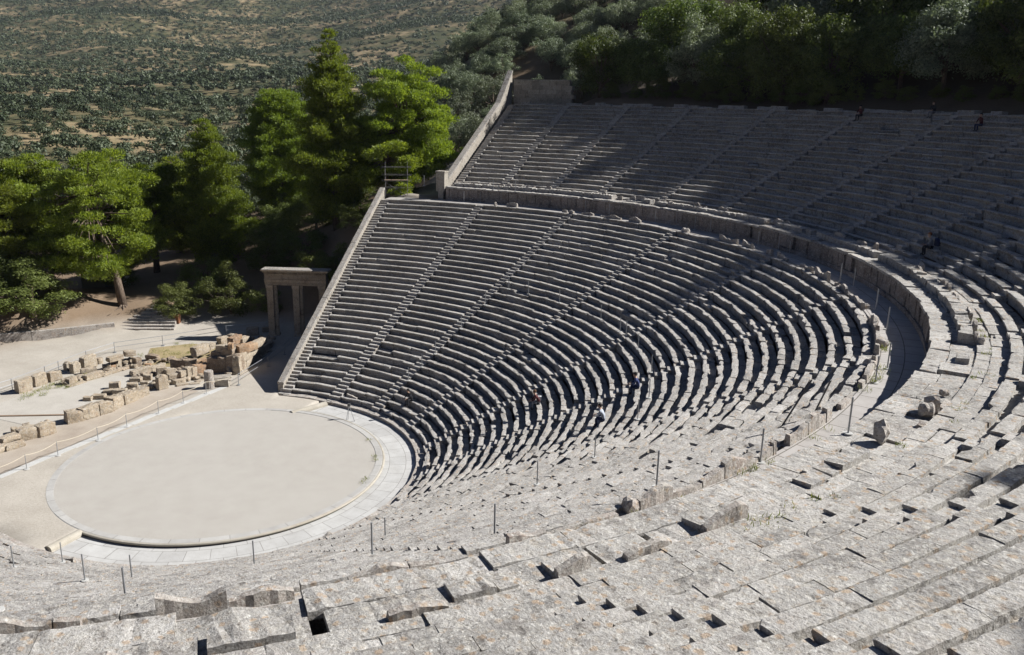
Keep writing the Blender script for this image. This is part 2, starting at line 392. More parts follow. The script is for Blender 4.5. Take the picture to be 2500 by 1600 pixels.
# thin dark gutter edge inside of the ring on the far side is shadow; the channel paving
fine_ann('channel_paving', 10.10, 12.4, R(-87.6), R(92.6), -.2, M['euripos'])
for nm, q0, q1, lab in (('threshold_stone', (-2.22, 9.35), (-1.25, 12.25), 'pale rounded bolster stone closing the paved channel before the far seats'), ('threshold_stone', (-.47, -10.2), (-.38, -12.2), 'pale rounded bolster stone closing the paved channel on the near side')):
    q0, q1 = np.array(q0), np.array(q1); mb = MB()
    N = 10; V = []
    n_ = np.array([-(q1 - q0)[1], (q1 - q0)[0]]); n_ /= np.linalg.norm(n_)
    for q in np.linspace(0, 1, 9):
        c = q0 + (q1 - q0) * q; c = c + n_ * rng.normal(0, .006)
        for k in range(N):
            w_ = math.pi * k / (N - 1); V.append((c[0] + n_[0] * .27 * math.cos(w_), c[1] + n_[1] * .27 * math.cos(w_), -.2 + .30 * math.sin(w_) ** .7))
    F = [(i * N + k, i * N + k + 1, (i + 1) * N + k + 1, (i + 1) * N + k) for i in range(8) for k in range(N - 1)] + [tuple(range(N)), tuple(range(8 * N, 9 * N))[::-1]]
    mb.add(V, F); tag(mb.build(nm, M['roll'], origin=(q0[0], q0[1], 0)), lab, 'stone')

# ---- lower tier
def wedge_label(k, n, tier):
    if k == 0: return f'{tier} wedge of stone seats against the far retaining wall'
    return f'{tier} wedge of stone seats, {ORD[k]} counted from the far retaining wall'
for k in range(12):
    a1, a0 = LSTAIR[k], LSTAIR[k + 1]; c = plan(25, (a0 + a1) / 2)
    wg = empty('seating_wedge', (c[0], c[1], LZ(17)), wedge_label(k, 12, 'lower'), 'seating', 'lower wedges of stone seats')
    for i in range(LN):
        r0 = LRr(i); V, F = [], []
        prof = PROF
        wear = 1.35 if i < 6 else 1.0
        row_mesh(V, F, prof, r0, LZ(i), a0 + SW / r0, a1 - SW / r0, wear, plain_to=R(78) if i > 8 else None)
        pmesh('seat_row', V, F, M['seat'], wg)
    if True:
        # low step along the channel
        mb = MB(); a = a0
        while a < a1 - .01:
            b = min(a1, a + rng.uniform(.9, 1.6) / 12.5); arcbox(mb, 12.32 + rng.normal(0, .012), 12.93, a + .001, b - .001, -.3, .03 + rng.normal(0, .012), .5, 0, .006); a = b
        mb.build('front_step', M['podium'], wg)
    # broken backs of the front seats and of the topmost row
    for (rb, zb, hh, pr, nm) in ((13.24, LZ(0), .34, .30, 'seat_back'), (36.98, LZ(33), .46, .78 if k >= 4 else .22, 'top_seat_back')):
        mb = MB(); a = a0 + .45 / rb
        while a < a1 - .5 / rb:
            b = min(a1 - .4 / rb, a + rng.uniform(.5, 1.5) / rb)
            if rng.random() < pr:
                ts = np.linspace(a, b - .03 / rb, max(3, int((b - a) * rb / .14))); V = []
                h0 = hh * rng.uniform(.2, .9)
                for t in ts:
                    h = max(.05, h0 * (1 + .35 * math.sin((t - a) * rb * 4 + a * 90)) + rng.normal(0, .015)); j = rng.normal(0, .012, 2)
                    V += [P3(rb - .08 + j[0], t, zb - .2), P3(rb - .03 + j[0], t, zb + h), P3(rb + .12 + j[1], t, zb + h * .92), P3(rb + .17 + j[1], t, zb - .2)]
                F = [(i * 4 + q, i * 4 + (q + 1) % 4, i * 4 + 4 + (q + 1) % 4, i * 4 + 4 + q) for i in range(len(ts) - 1) for q in range(4)] + [(3, 2, 1, 0), tuple(len(V) - 4 + q for q in range(4))]
                pmesh(nm, V, F, M['podium'], wg)
            a = b
def stairway(phi, rows, rr, zz, tread, width, z_first, label, group, mat):
    mb = MB(); n = len(rows)
    for i in rows:
        zp = zz(i - 1) - .08 if i > 0 else z_first
        for q in (0, 1):
            ra = rr(i) - tread * .5 + q * tread * .5 + .04; z = zp + (zz(i) - .08 - zp) * (q + 1) / 2 - (.0 if q else 0)
            w0 = (width + rng.normal(0, .008)) / ra
            arcbox(mb, ra + rng.normal(0, .012), ra + tread * .5 + .06, phi - w0, phi + w0, z - .4, z + rng.normal(0, .007), .25, 0, .006)
    c = plan(rr(0), phi); o = mb.build('stairway', mat, origin=(c[0], c[1], zz(0)))
    return tag(o, label, 'stairs', group)
for k, phi in enumerate(LSTAIR[:-1]):
    stairway(phi, range(LN), LRr, LZ, LT, SW - .012, -.2, 'narrow stone stairway of the lower tier along the far retaining wall' if k == 0 else f'narrow stone stairway of the lower tier, {ORD[k]} counted from the far retaining wall', 'lower stairways', M['seat'])

# ---- walkway between the tiers, wall above it
fine_ann('walkway_paving', 37.05, 39.1, R(-104), R(104.5), WALKZ, M['walk'], rs=[37.05, 37.9, 39.1])
wl = empty('podium_wall', P3(39, 0, WALKZ), 'low stone wall of upright slabs behind the walkway between the two tiers', 'wall')
mb = MB(); a = R(-70)
while a < R(95.9):
    b = min(R(96), a + rng.uniform(.7, 1.3) / 39); arcbox(mb, 38.90 + rng.normal(0, .01), 39.5, a + .0004, b - .0004, WALKZ - .2, WALKZ + .27 + rng.normal(0, .01), .6, 0, .008); a = b
mb.build('base_course', M['podium_wall'], wl)
mb = MB(); a = R(-70)
while a < R(95.9):
    b = min(R(96), a + rng.uniform(.65, 1.15) / 39); d_ = rng.normal(0, .015)
    if rng.random() < .05: d_ = .22
    if True: arcbox(mb, 39.0 + d_, 39.5, a + .0005, b - .0005, WALKZ + .25, WALLTOP - .16 + rng.normal(0, .015), .3, 0, .022)
    a = b
mb.build('upright_slab_course', M['podium_wall'], wl)
mb = MB(); a = R(-70)
while a < R(95.9):
    b = min(R(96), a + rng.uniform(.9, 2.3) / 39); d_ = rng.normal(0, .03); mid_ = rng.uniform(39.5, 39.8)
    if rng.random() < (.97 if a < R(0) else .88):
        n0 = len(mb.V); arcbox(mb, 38.93 + d_, mid_ - .01, a + .0002, b - .0002, WALLTOP - .155, WALLTOP + rng.normal(0, .02), .16, 0, .012); o_ = rng.uniform(0, .4) / 39; arcbox(mb, mid_ + .01, 40.58, a + .0002 + o_, b - .0002 + o_, WALLTOP - .155, WALLTOP + rng.normal(.01, .03), .16, 0, .014)
    else: arcbox(mb, 39.1 + d_, 40.58, a, b, WALLTOP - .155, WALLTOP - .04, .3, 0, .03)
    a = b
mb.build('capping_course', M['seat_up'], wl)
# the bench with broken backs on the wall
bn = empty('backed_bench', P3(40, 0, WALLTOP), 'broken stone bench with uneven upright backs above the podium wall', 'bench')
ms, mk = MB(), MB(); a = R(-70)
while a < R(95.2):
    L = rng.uniform(.45, 1.5); b = min(R(95.4), a + L / 40.2); near = a < R(35)
    zt = WALLTOP + (rng.uniform(.06, .22) if a < R(-2) else rng.uniform(.30, .40))
    if rng.random() < (.34 if a < R(-2) else .90):
        ms = MB(); arcbox(ms, 39.86 + rng.normal(0, .03), 40.36, a + .0008, b - .0008, WALLTOP - .02, zt, .14, 0, .022); ms.build('seat_slab', M['seat_up'], bn)
    if rng.random() < (.36 if a < R(-2) else .66 if near else .55):
        ts = np.linspace(a + .0008, b - .0008 * rng.uniform(1, 8), max(4, int((b - a) * 40 / .13))); V = []
        h0 = rng.uniform(.12, .44) if a < R(-2) else rng.uniform(.30, .62); sl = rng.normal(0, .12); am_ = rng.uniform(0, .09); fq = rng.uniform(2, 7); f0 = rng.uniform(0, 6); lean = rng.normal(.03, .03)
        for i, t in enumerate(ts):
            u = i / (len(ts) - 1); e = min(u, 1 - u) * 6
            h = max(.12, (h0 + sl * (u - .5) + am_ * math.sin(u * fq + f0) + rng.normal(0, .010)) * min(1, .8 + .2 * e)); j = rng.normal(0, .010, 2)
            V += [P3(40.34 + j[0], t, WALLTOP - .02), P3(40.36 + lean + j[0], t, WALLTOP + h), P3(40.50 + lean + j[1], t, WALLTOP + h - .03), P3(40.56 + j[1], t, WALLTOP - .02)]
        F = [(i * 4 + q, i * 4 + (q + 1) % 4, i * 4 + 4 + (q + 1) % 4, i * 4 + 4 + q) for i in range(len(ts) - 1) for q in range(4)] + [(3, 2, 1, 0), tuple(len(V) - 4 + q for q in range(4))]
        pmesh('back_slab', V, F, M['podium'], bn)
    a = b
V, F = [], []
for (ra, dz_) in ((40.52, .10), (40.98, .13)): row_mesh(V, F, [(0, -.3), (0, -.01), (.02, 0), (.22, .004), (.455, 0), (.457, -.05)] if ra < 40.9 else [(0, -.3), (0, -.01), (.02, 0), (.3, .004), (.68, 0), (.69, -.05)], ra, WALLTOP + dz_, R(-70), R(96), .8)
tag(pmesh('upper_walkway', V, F, M['seat_up']), kind='structure')

# ---- upper tier
nU = len(USTAIR) - 1
for k in range(nU):
    a1, a0 = USTAIR[k], USTAIR[k + 1]
    if a1 < R(-62): break
    c = plan(50, (a0 + a1) / 2)
    wg = empty('seating_wedge', (c[0], c[1], UZ(10)), wedge_label(k, nU, 'upper'), 'seating', 'upper wedges of stone seats')
    for j in range(UN):
        r0 = URr(j); V, F = [], []
        row_mesh(V, F, PROFU, r0, UZ(j), a0 + SW / r0, a1 - SW / r0, .9 if a0 > R(2) else .6, blk=1.3)
        pmesh('seat_row', V, F, M['seat_up'], wg)
for k, phi in enumerate(USTAIR):
    if phi < R(-62): break
    stairway(phi, range(UN), URr, UZ, UT, SW - .012, WALLTOP - .03, 'narrow stone stairway of the upper tier along the far retaining wall' if k == 0 else f'narrow stone stairway of the upper tier, {ORD[k]} counted from the far retaining wall', 'upper stairways', M['seat_up'])
# rim stones behind the topmost row
rim = empty('rim_course', P3(58.5, R(20), UZ(19)), 'low uneven course of rough stones behind the topmost row of seats', 'kerb'); mb = MB(); a = R(-60)
while a < R(94):
    b = a + rng.uniform(.8, 1.8) / 59
    if rng.random() < .8: arcbox(mb, 58.32 + rng.normal(0, .05), 58.9 + rng.normal(0, .1), a + .0006, b - .0006, UZ(19) - .4, UZ(19) + rng.uniform(.02, .32), .4, 0, .02)
    elif mb.V: mb.build('rim_stones', M['seat_up'], rim); mb = MB()
    a = b
if mb.V: mb.build('rim_stones', M['seat_up'], rim)

# ---- retaining walls at the far ends of the two tiers
def end_wall(phi, r0, r1, zf, th, label, first_block=None, top_rise=None, cop_len=1.12, mat='dressed'):
    e0 = np.array(plan(r0, phi)); e1 = np.array(plan(r1, phi)); d = (e1 - e0); L = np.linalg.norm(d); d /= L; nrm = np.array([-d[1], d[0]])   # towards larger phi
    wlo = empty('retaining_wall', (e0[0], e0[1], zf(r0)), label, 'wall')
    pt = lambda s, t, z: (e0[0] + d[0] * s + nrm[0] * t, e0[1] + d[1] * s + nrm[1] * t, z)
    mb = MB(); n = 40
    V = []
    for s in np.linspace(0, L, n + 1):
        zt = zf(r0 + s * (r1 - r0) / L)
        V += [pt(s, .06, zt - 14), pt(s, .06, zt - .2), pt(s, th - .04, zt - .2), pt(s, th - .04, zt - 14)]
    F = [(i * 4 + q, i * 4 + (q + 1) % 4, i * 4 + 4 + (q + 1) % 4, i * 4 + 4 + q) for i in range(n) for q in range(4)] + [(3, 2, 1, 0), tuple(n * 4 + q for q in range(4))]
    mb.add(V, F); mb.build('wall_body', M[mat], wlo)
    s = 0.0
    while s < L - .3:
        s1 = min(L, s + cop_len * rng.uniform(.85, 1.2)); j = rng.normal(0, .008, 3); m_ = MB()
        V = []
        for q in (s + .014, s1 - .014):
            zt = zf(r0 + q * (r1 - r0) / L)
            for t, h in ((0 + j[0], -.2), (0 + j[0], -.03), (.05, 0.0), (th - .05, 0), (th + j[1], -.03), (th + j[1], -.2)): V.append(pt(q, t, zt + h + j[2]))
        m_.add(V, [(k, (k + 1) % 6, 6 + (k + 1) % 6, 6 + k) for k in range(6)] + [(5, 4, 3, 2, 1, 0), (6, 7, 8, 9, 10, 11)])
        m_.build('coping_stone', M['coping'], wlo); s = s1
    return wlo, pt, L
zl = lambda r: max(.35, LZ(0) + (r - LR0) * (12.43 / 33) / LT + .36)
end_wall(R(104.22), 13.0, 37.75, zl, .56, 'long sloping wall with flat coping closing the far end of the lower tier')
end_wall(R(-104.22), 37.75, 13.0, zl, .56, 'sloping wall with flat coping closing the near end of the lower tier')
zu = lambda r: UZ(0) + (max(40.4, r) - UR0) * (7.8 / 19) / UT + .80 + max(0, (r - 56) * .38)
wu, ptu, Lu = end_wall(R(96.45), 39.3, 60.4, zu, .68, 'sloping wall with rounded coping closing the far end of the upper tier', cop_len=1.4)
mb = MB(); q = ptu(.45, .4, 13.9); mb.box((q[0], q[1], 14.5), (.95, .95, 1.9), R(6.4)); mb.box((q[0], q[1], 15.52), (1.05, 1.05, .16), R(6.4)); mb.build('end_block', M['dressed'], wu)
# short back wall behind the topmost row, by the far end
bw = empty('back_wall', P3(60.2, R(92), UZ(19)), 'short tall wall of squared blocks behind the topmost row beside the end wall', 'wall')
mb = MB()
for cz in range(6):
    a = R(96.2)
    while a > R(90.4):
        b = a - rng.uniform(.7, 1.5) / 60; arcbox(mb, 60.0 + rng.normal(0, .012), 60.7, b + .0003, a - .0003, UZ(19) - .3 + cz * .5, UZ(19) + .2 + cz * .5 - .008, .8); a = b
mb.build('masonry', M['dressed'], bw)
mb = MB(); arcbox(mb, 59.92, 60.8, R(90), R(96.2), UZ(19) + 2.70, UZ(19) + 2.86, 1.0); mb.build('coping', M['coping'], bw)
# ---------------------------------------------------------------- terrain
CT = [(-10, 0, 0), (-11, -12, 0), (-20, -20, 0), (-20, 5, 0), (-25, 15, 0), (-17, 25, 0), (-21, 27.5, .1), (-30, 19.2, 0), (-37, 9, 0), (-9, 20, 0), (-12, 21, 0), (-6.5, 13, 0), (-50, -10, 0), (-30, -10, 0), (-29, 3, 0),
      (-32.4, 24.5, 1.35), (-35.2, 22.6, 1.45), (-38, 15, .9), (-26.5, 28.5, .45), (-29.5, 24.5, .35), (-27, 24, .1), (-33, 32, 2.2), (-44, 26, 1.8), (-47, 22, 1.6), (-37, 29, 2.2), (-40, 40, 3.6), (-36, 49, 6), (-26, 35, 3.8), (-22.5, 36.7, 5), (-21.5, 40.7, 8),
      (-13.5, 30, .9), (-10.5, 33, 4.5), (-10.5, 35.5, 9.5), (-11, 38, 12.6), (-9.5, 42, 12.7), (-12.5, 41, 12.5), (-15, 41, 11.2), (-19, 36.5, 6.2), (-17.5, 32, 2.2), (-13, 50, 13.3), (-11.5, 56, 14.0), (-17.5, 62, 14.4), (-18, 50, 11.8), (-25, 60, 10.5), (-16, 80, 17.5),
      (-8.5, 60, 16.5), (-5, 64, 20), (0, 63, 22.6), (12, 62, 23.5), (8, 70, 25), (25, 70, 27), (-6, 75, 20),
      (60.5, 0, 22.6), (52, 31, 22.6), (31, 52.5, 22.8), (45, 41, 22.7), (58, -16, 22.5), (70, 0, 27), (63, 35, 29), (40, 62, 29), (55, 55, 33), (75, 40, 36), (95, 0, 36), (95, 60, 52), (60, 95, 50), (130, 0, 50), (140, 110, 78), (80, 130, 62),
      (30, 100, 44), (0, 100, 37), (-16, 100, 30.5), (-32, 90, 22.5), (-40, 80, 14), (-31, 73, 15.5), (-20, 88, 24.5), (-20, 125, 42), (-36, 107, 31.5), (-46, 113, 28), (-52, 100, 17), (-40, 128, 37), (-58, 128, 25), (8, 135, 50), (45, 150, 64), (-30, 150, 50), (-62, 150, 33), (-70, 108, 11), (-88, 150, 15), (0, 190, 60), (60, 220, 85), (-82, 120, 8), (-60, 75, 4.5), (-75, 50, 2.5), (-70, 20, 1), (-95, 20, 1.5), (-120, -30, 0),
      (-40, 210, 40), (-90, 230, 20), (150, 300, 120), (300, 100, 130), (300, -200, 60), (0, 320, 62), (-100, 350, 32),
      (-130, 51, 3.8), (-209, 95, 6), (-332, 162, 12), (-594, 307, 24), (-1057, 565, 66), (-1622, 886, 160), (-2228, 1238, 330), (-2900, 1600, 620),
      (-150, 120, 4), (-140, 200, 8), (-250, 260, 14), (-400, 480, 30), (-700, 850, 75), (-1050, 1250, 190), (-1500, 1800, 420), (-1900, 2300, 700),
      (-180, 420, 30), (-320, 700, 62), (-520, 1150, 150), (-800, 1900, 400), (-1100, 2500, 720),
      (-30, 520, 82), (100, 800, 160), (200, 1500, 340), (500, 2500, 700), (600, 600, 240), (1200, 1200, 500), (-250, -50, 2), (-500, -50, 8), (-1000, 0, 30), (-2000, 100, 120), (-3000, 300, 420), (0, -150, 5), (0, -600, 10), (900, -600, 120), (-900, -900, 20),
      (-6.5, -13, 0), (-9, -20, 0), (-12, -21, 0), (-4.5, -12, 0), (-33.5, 15.5, 0), (-36, 10.8, 0), (-40, 6.3, 0), (-45, 4, 0), (-34.6, 18.4, .5), (-37.6, 14.9, .5), (-42, 10.4, .5), (-46, 8, .5), (14, -62, 22.6), (40, -58, 24), (-9, -42, 12.7), (-12, -38, 11), (-14, -30, 1), (-16, -26, 0), (-30, -40, 3), (40, -90, 22)]
CT = np.array(CT, float)
ker = lambda d, s: np.sqrt(d * d + s * s)
cs = 1.5 + .06 * np.hypot(CT[:, 0], CT[:, 1] - 20)
A_ = ker(np.hypot(CT[:, None, 0] - CT[None, :, 0], CT[:, None, 1] - CT[None, :, 1]), cs[None, :]) 
n_ = len(CT)
W_ = np.linalg.solve(A_ + .002 * np.eye(n_), CT[:, 2])
def hnoise(X, Y, d):
    f = np.clip(1 - (d - 300) / 400, 0, 1)
    return (np.sin(X * .011 + 1.3 * np.sin(Y * .009)) * np.cos(Y * .013 + .7) + f * (.4 * np.sin(X * .061 + Y * .047 + 2) + .15 * np.sin(X * .13 - Y * .11)))
def ground(X, Y):
    X = np.atleast_1d(np.asarray(X, float)); Y = np.atleast_1d(np.asarray(Y, float)); out = np.empty(len(X))
    for i in range(0, len(X), 20000):
        D = np.hypot(X[i:i + 20000, None] - CT[None, :, 0], Y[i:i + 20000, None] - CT[None, :, 1])
        out[i:i + 20000] = ker(D, cs[None, :]) @ W_
    d = np.hypot(X, Y - 20); out += hnoise(X, Y, d) * np.clip((d - 70) / 600, 0, 1) * np.clip(d / 75, .5, 26)
    # the level yard before the stage ruins
    flat = np.clip((-X - 4) / 4, 0, 1) * np.clip((X + 31 + np.clip((Y - 8), 0, 99) * -.06) / 2.5, 0, 1) * np.clip((26.5 - Y - np.clip(-X - 22, -30, 30) * .55) / 2.0, 0, 1) * np.clip((Y + 30) / 4, 0, 1)
    return out * (1 - flat)
def theatre_floor(r, ap, h, sg):
    """terrain under the masonry"""
    z = h.copy()
    inl = (ap < np.where(sg > 0, R(104.9), R(102.6))) & (r >= 10.0) & (r < 37.6); z = np.where(inl, np.where(r < 12.9, -.45, np.where(r < 14.5, -.40, (r - 12.9) * .5275 - 1.0)), z)
    z = np.where((ap < R(104.9)) & (r >= 37.6) & (r < 39.3), 11.9, z)
    inu = (ap < R(96.7)) & (r >= 39.3) & (r < 59.0); z = np.where(inu, 12.9 + np.clip(r - 41.5, 0, 30) * .4916, z)
    z = np.where(r < 10.0, -.45, z); return np.where((ap > np.where(sg > 0, R(92.4), R(87.4))) & (r > 9.0) & (r < 12.5) & (z < .3), -.004, z)
rad = np.r_[0.5, 6, 9.9, 10.12, 11, 12.2, 12.9, 14, np.arange(16, 37, 1.5), 37.5, 37.7, 38.5, 39.25, 39.35, 40.5, np.arange(42, 58, 2), 58.95, 59.1, 59.8, 60.6, np.arange(61.5, 80, 1.3), np.arange(80, 130, 2.2), np.geomspace(130, 3300, 110)]
ang = np.r_[np.arange(-180, -110, 3.0), np.arange(-110, -60, 1.5), np.arange(-60, 60, 2.0), np.arange(60, 160, .8), np.arange(160, 179, 1.5), 180.0]
aa = np.radians(ang)
# the plan() warp only matters near by; far out the circles are round the origin
P = np.array([[plan(r, a) if r < 100 else (np.array(plan(100, a)) + (r - 100) * np.array([math.cos(a), math.sin(a)])) for a in aa] for r in rad])
X = P[:, :, 0].ravel(); Y = P[:, :, 1].ravel(); rr = np.repeat(rad, len(aa)); ap = np.abs(np.tile(aa, len(rad)))
sg = np.sign(np.tile(aa, len(rad)) + 1e-6); H = theatre_floor(rr, ap, ground(X, Y), sg)
tr_ = np.hypot(X, Y); ta = np.degrees(np.arctan2(Y, X)); H = np.where((tr_ > 4) & (tr_ < 13.2) & ((ta > 103) | (ta < -93.2)), -.004, H)
def inside(poly, X, Y):
    c = np.zeros(len(X), bool)
    for (x0, y0), (x1, y1) in zip(poly, poly[1:] + poly[:1]):
        k_ = ((y0 > Y) != (y1 > Y)) & (X < (x1 - x0) * (Y - y0) / (y1 - y0 + 1e-12) + x0); c ^= k_
    return c
YARD = [(-49, 3.9), (-44, 6.0), (-40.8, 8.2), (-38.2, 10.5), (-36.5, 12.6), (-34.6, 15.4), (-32.5, 18.8), (-30.2, 20.2), (-27.4, 22.2), (-24, 25.5), (-20, 27.5), (-14, 28.5), (-9, 20), (-6, 13), (-5, -12), (-10, -30), (-49, -30)]
TERR = [(-32.6, 19.4), (-34.8, 16.1), (-38.4, 11.1), (-44.2, 6.7), (-48.5, 4.8), (-53, 12), (-44, 18), (-38, 21)]
H = np.where(inside(YARD, X, Y) & (rr < 75), -.004, H); H = np.where(inside(TERR, X, Y), np.maximum(H, .52), H)
nr, na = len(rad), len(aa)
F = [(i * na + k, (i + 1) * na + k, (i + 1) * na + k + 1, i * na + k + 1) for i in range(nr - 1) for k in range(na - 1)]
me = bpy.data.meshes.new('ground'); me.from_pydata(np.c_[X, Y, H].tolist(), [], F)
me.polygons.foreach_set('use_smooth', [True] * len(me.polygons))
# soil kinds by place: yard gravel / red soil under the pines / forest floor / dry grove earth
yard = np.clip((1.0 - H) / .9, 0, 1) * np.clip((X + 40) / 6, 0, 1) * (np.hypot(X, Y) < 60)
path = np.exp(-((X + 12.5 + (Y - 40) * -.22 * -1 * -1) / 2.6) ** 2) * 0
pa = np.clip(1.4 - np.abs(X - (-11.2 - np.clip(Y - 44, 0, 50) * .36)) / 2.6, 0, 1) * np.clip((Y - 37.6) / 1, 0, 1) * np.clip((70 - Y) / 5, 0, 1)
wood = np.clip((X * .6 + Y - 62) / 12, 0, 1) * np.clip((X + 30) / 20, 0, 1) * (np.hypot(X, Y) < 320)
near = (np.hypot(X + 10, Y - 30) < 75).astype(float)
colr = np.empty((len(X), 4)); colr[:, 3] = 1
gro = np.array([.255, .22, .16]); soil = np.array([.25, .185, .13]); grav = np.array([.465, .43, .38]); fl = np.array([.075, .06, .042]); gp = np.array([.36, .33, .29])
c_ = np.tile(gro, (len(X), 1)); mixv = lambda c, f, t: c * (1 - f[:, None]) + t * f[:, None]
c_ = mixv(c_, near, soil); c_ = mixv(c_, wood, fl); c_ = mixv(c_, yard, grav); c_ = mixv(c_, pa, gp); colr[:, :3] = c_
at = me.color_attributes.new('soil', 'FLOAT_COLOR', 'POINT'); at.data.foreach_set('color', colr.astype(np.float32).ravel())
m = NT('ground_earth'); ca = m.n('Attribute'); ca.attribute_name = 'soil'
c = ca.outputs[0]; n1 = m.noise(.02, 6, .65); n2 = m.noise(.35, 6, .65); n3 = m.noise(7, 6, .75)
sepp = m.n('SeparateXYZ'); m.l(m.pos(), sepp.inputs[0]); ln = m.n('VectorMath', operation='LENGTH'); m.l(m.pos(), ln.inputs[0]); farf = m.ramp(m.math('MULTIPLY', ln.outputs['Value'], .002), .16, .34)
pt_ = m.ramps(n1, [(.43, (.28, .35, .24)), (.52, (.68, .66, .50)), (.59, (1.25, 1.14, .95))]); c = m.mix(farf, c, m.mix(1.0, c, pt_, 'MULTIPLY'))
c = m.mix(m.math('MULTIPLY', m.ramp(m.noise(.055, 5, .7), .50, .58), m.math('MULTIPLY', farf, .75)), c, (.075, .085, .045))
c = m.mix(m.ramp(n2, .3, .75), m.mix(1.0, c, (.84, .82, .79), 'MULTIPLY'), m.mix(1.0, c, (1.08, 1.07, 1.05), 'MULTIPLY'))
c = m.mix(m.ramp(n3, .3, .75), m.mix(1.0, c, (.80, .79, .77), 'MULTIPLY'), m.mix(1.0, c, (1.08, 1.08, 1.08), 'MULTIPLY'))
me.materials.append(m.done(c, .95, m.bump(n3, .5, .04), .1))
tag(link('ground', me), kind='structure')

# ---------------------------------------------------------------- foliage
def rand_unit(n):
    v = rng.normal(size=(n, 3)); return v / np.linalg.norm(v, axis=1)[:, None]
def leaf_quads(C, out, size, aspect, up=.35, spread=.9, face=False):
    """one leaf quad per centre; long axis turned outward/up with scatter"""
    n = len(C); d = out + np.array([0, 0, up]) + rng.normal(0, spread, (n, 3)); d /= np.linalg.norm(d, axis=1)[:, None]
    s = rand_unit(n); s = np.cross(d, s); s /= np.linalg.norm(s, axis=1)[:, None] + 1e-9
    sz = size * rng.uniform(.6, 1.35, n)[:, None]
    if face:                                        # leaf sprays that lie along the crown's surface
        d = np.cross(d, s)
    a = d * sz * .5; b = s * sz * .5 * aspect
    return np.stack([C - a - b * .8, C - a * .2 + b * -1.0 + a * .2, C + a + b * .25, C + b], 1)
def clumps(centres, radii, per, size, aspect, up=.35, fill=.45, flat=1.0, spread=.8, face=False):
    Q = []
    for c, r in zip(centres, radii):
        k = int(per * (r[0] * r[1]) ** .9 if hasattr(r, '__len__') else per * r ** 1.8); k = max(8, k)
        r = np.array(r if hasattr(r, '__len__') else (r, r, r * flat))
        u = rand_unit(k); u[:, 2] = np.where((u[:, 2] < -.35) & (rng.random(k) < .6), -u[:, 2], u[:, 2]); q = rng.random(k) ** fill
        lump = 1 + .22 * np.sin(u[:, 0] * 5 + c[0] * 3) * np.sin(u[:, 1] * 5 + c[1] * 3 + 1)
        Q.append(leaf_quads(c + u * r * (q * lump)[:, None], u, size, aspect, up, spread, face))
    return np.concatenate(Q)
def trunk_mesh(name, pts, rad, limbs=(), roots=0):
    mb = MB(); mb.tube(pts, rad, 9)
    for p, r in limbs: mb.tube(p, r, 6)
    for k in range(roots):
        a = 2 * math.pi * k / roots + rng.uniform(-.3, .3); L = rng.uniform(1.0, 2.4); x0, y0, z0 = pts[0]
        p = [(x0 + math.cos(a) * .15, y0 + math.sin(a) * .15, z0 + .45)]; aa_ = a
        for q in range(1, 6):
            aa_ += rng.normal(0, .25); p.append((p[-1][0] + math.cos(aa_) * L / 5, p[-1][1] + math.sin(aa_) * L / 5, z0 + max(-.12, .40 - .17 * q)))
        mb.tube(p, [.16, .12, .09, .07, .05, .02], 6)
    me = bpy.data.meshes.new(name); me.from_pydata(mb.V, [], mb.F); me.polygons.foreach_set('use_smooth', [True] * len(me.polygons)); me.materials.append(M['bark']); return me
def branch(p0, p1, sag=.1, n=5):
    p0, p1 = np.array(p0, float), np.array(p1, float); out = []
    for i in range(n + 1):
        t = i / n; q = p0 + (p1 - p0) * t + rng.normal(0, .05, 3) * (0 < i < n); q[2] += sag * math.sin(math.pi * t) * np.linalg.norm(p1 - p0) * .3; out.append(q)
    return out
def pine_round(h, wdt, z0f=.42, lean=(0, 0), n=75, seed=0, low=()):
    """umbrella-like Aleppo pine: bare leaning trunk, dome of flattened pads"""
    global rng
    keep = rng; rng = np.random.default_rng(seed)
    top = np.array([lean[0], lean[1], h * .80]); tp = [(0, 0, -.3), (lean[0] * .12, lean[1] * .12, h * .18), (lean[0] * .40, lean[1] * .40, h * .38), (lean[0] * .75, lean[1] * .75, h * .60), tuple(top)]
    C, Rr, limbs = [], [], []; tr_n = 0
    cz = h * (z0f + 1) / 2; hz = h * (1 - z0f) / 2
    while len(C) < n:
        u = rand_unit(1)[0]
        if u[2] < -.75: continue
        q = rng.uniform(.72, 1.02) if rng.random() < .85 else rng.uniform(.2, .6)
        lump = 1 + .20 * math.sin(3 * math.atan2(u[1], u[0]) + seed) + .12 * math.sin(7 * u[2] + seed)
        c = np.array([lean[0], lean[1], cz]) + u * np.array([wdt / 2, wdt / 2, hz]) * q * lump * .88
        r = rng.uniform(.10, .155) * min(wdt, 11)
        if tr_n < 4000 and any(np.sum(((c - p) / np.array([1, 1, .55])) ** 2) < (r * .55) ** 2 for p in C): tr_n += 1; continue
        C.append(c); Rr.append((r, r * rng.uniform(.8, 1.1), r * rng.uniform(.38, .55)))
        if rng.random() < .55:
            t = rng.uniform(.45, .95); s = np.array([lean[0] * t, lean[1] * t, h * (.25 + .5 * t)]); limbs.append((branch(s, c, .15), np.linspace(.11, .02, 6) * h / 14))
    for (x, y, z, r) in low:
        C.append(np.array([x, y, z])); Rr.append((r, r, r * .5)); limbs.append((branch((lean[0] * .5, lean[1] * .5, max(h * .2, z - .4)), (x, y, z), .1), np.linspace(.10, .02, 6)))
    Q = clumps(C, Rr, 430, .30, .34, .55, .42, spread=.55)
    tr = trunk_mesh('trunk', tp, np.array([.42, .33, .28, .2, .08]) * h / 14, limbs, roots=9 if low else 0); cr = quads_mesh('crown', Q); rng = keep; return tr, cr
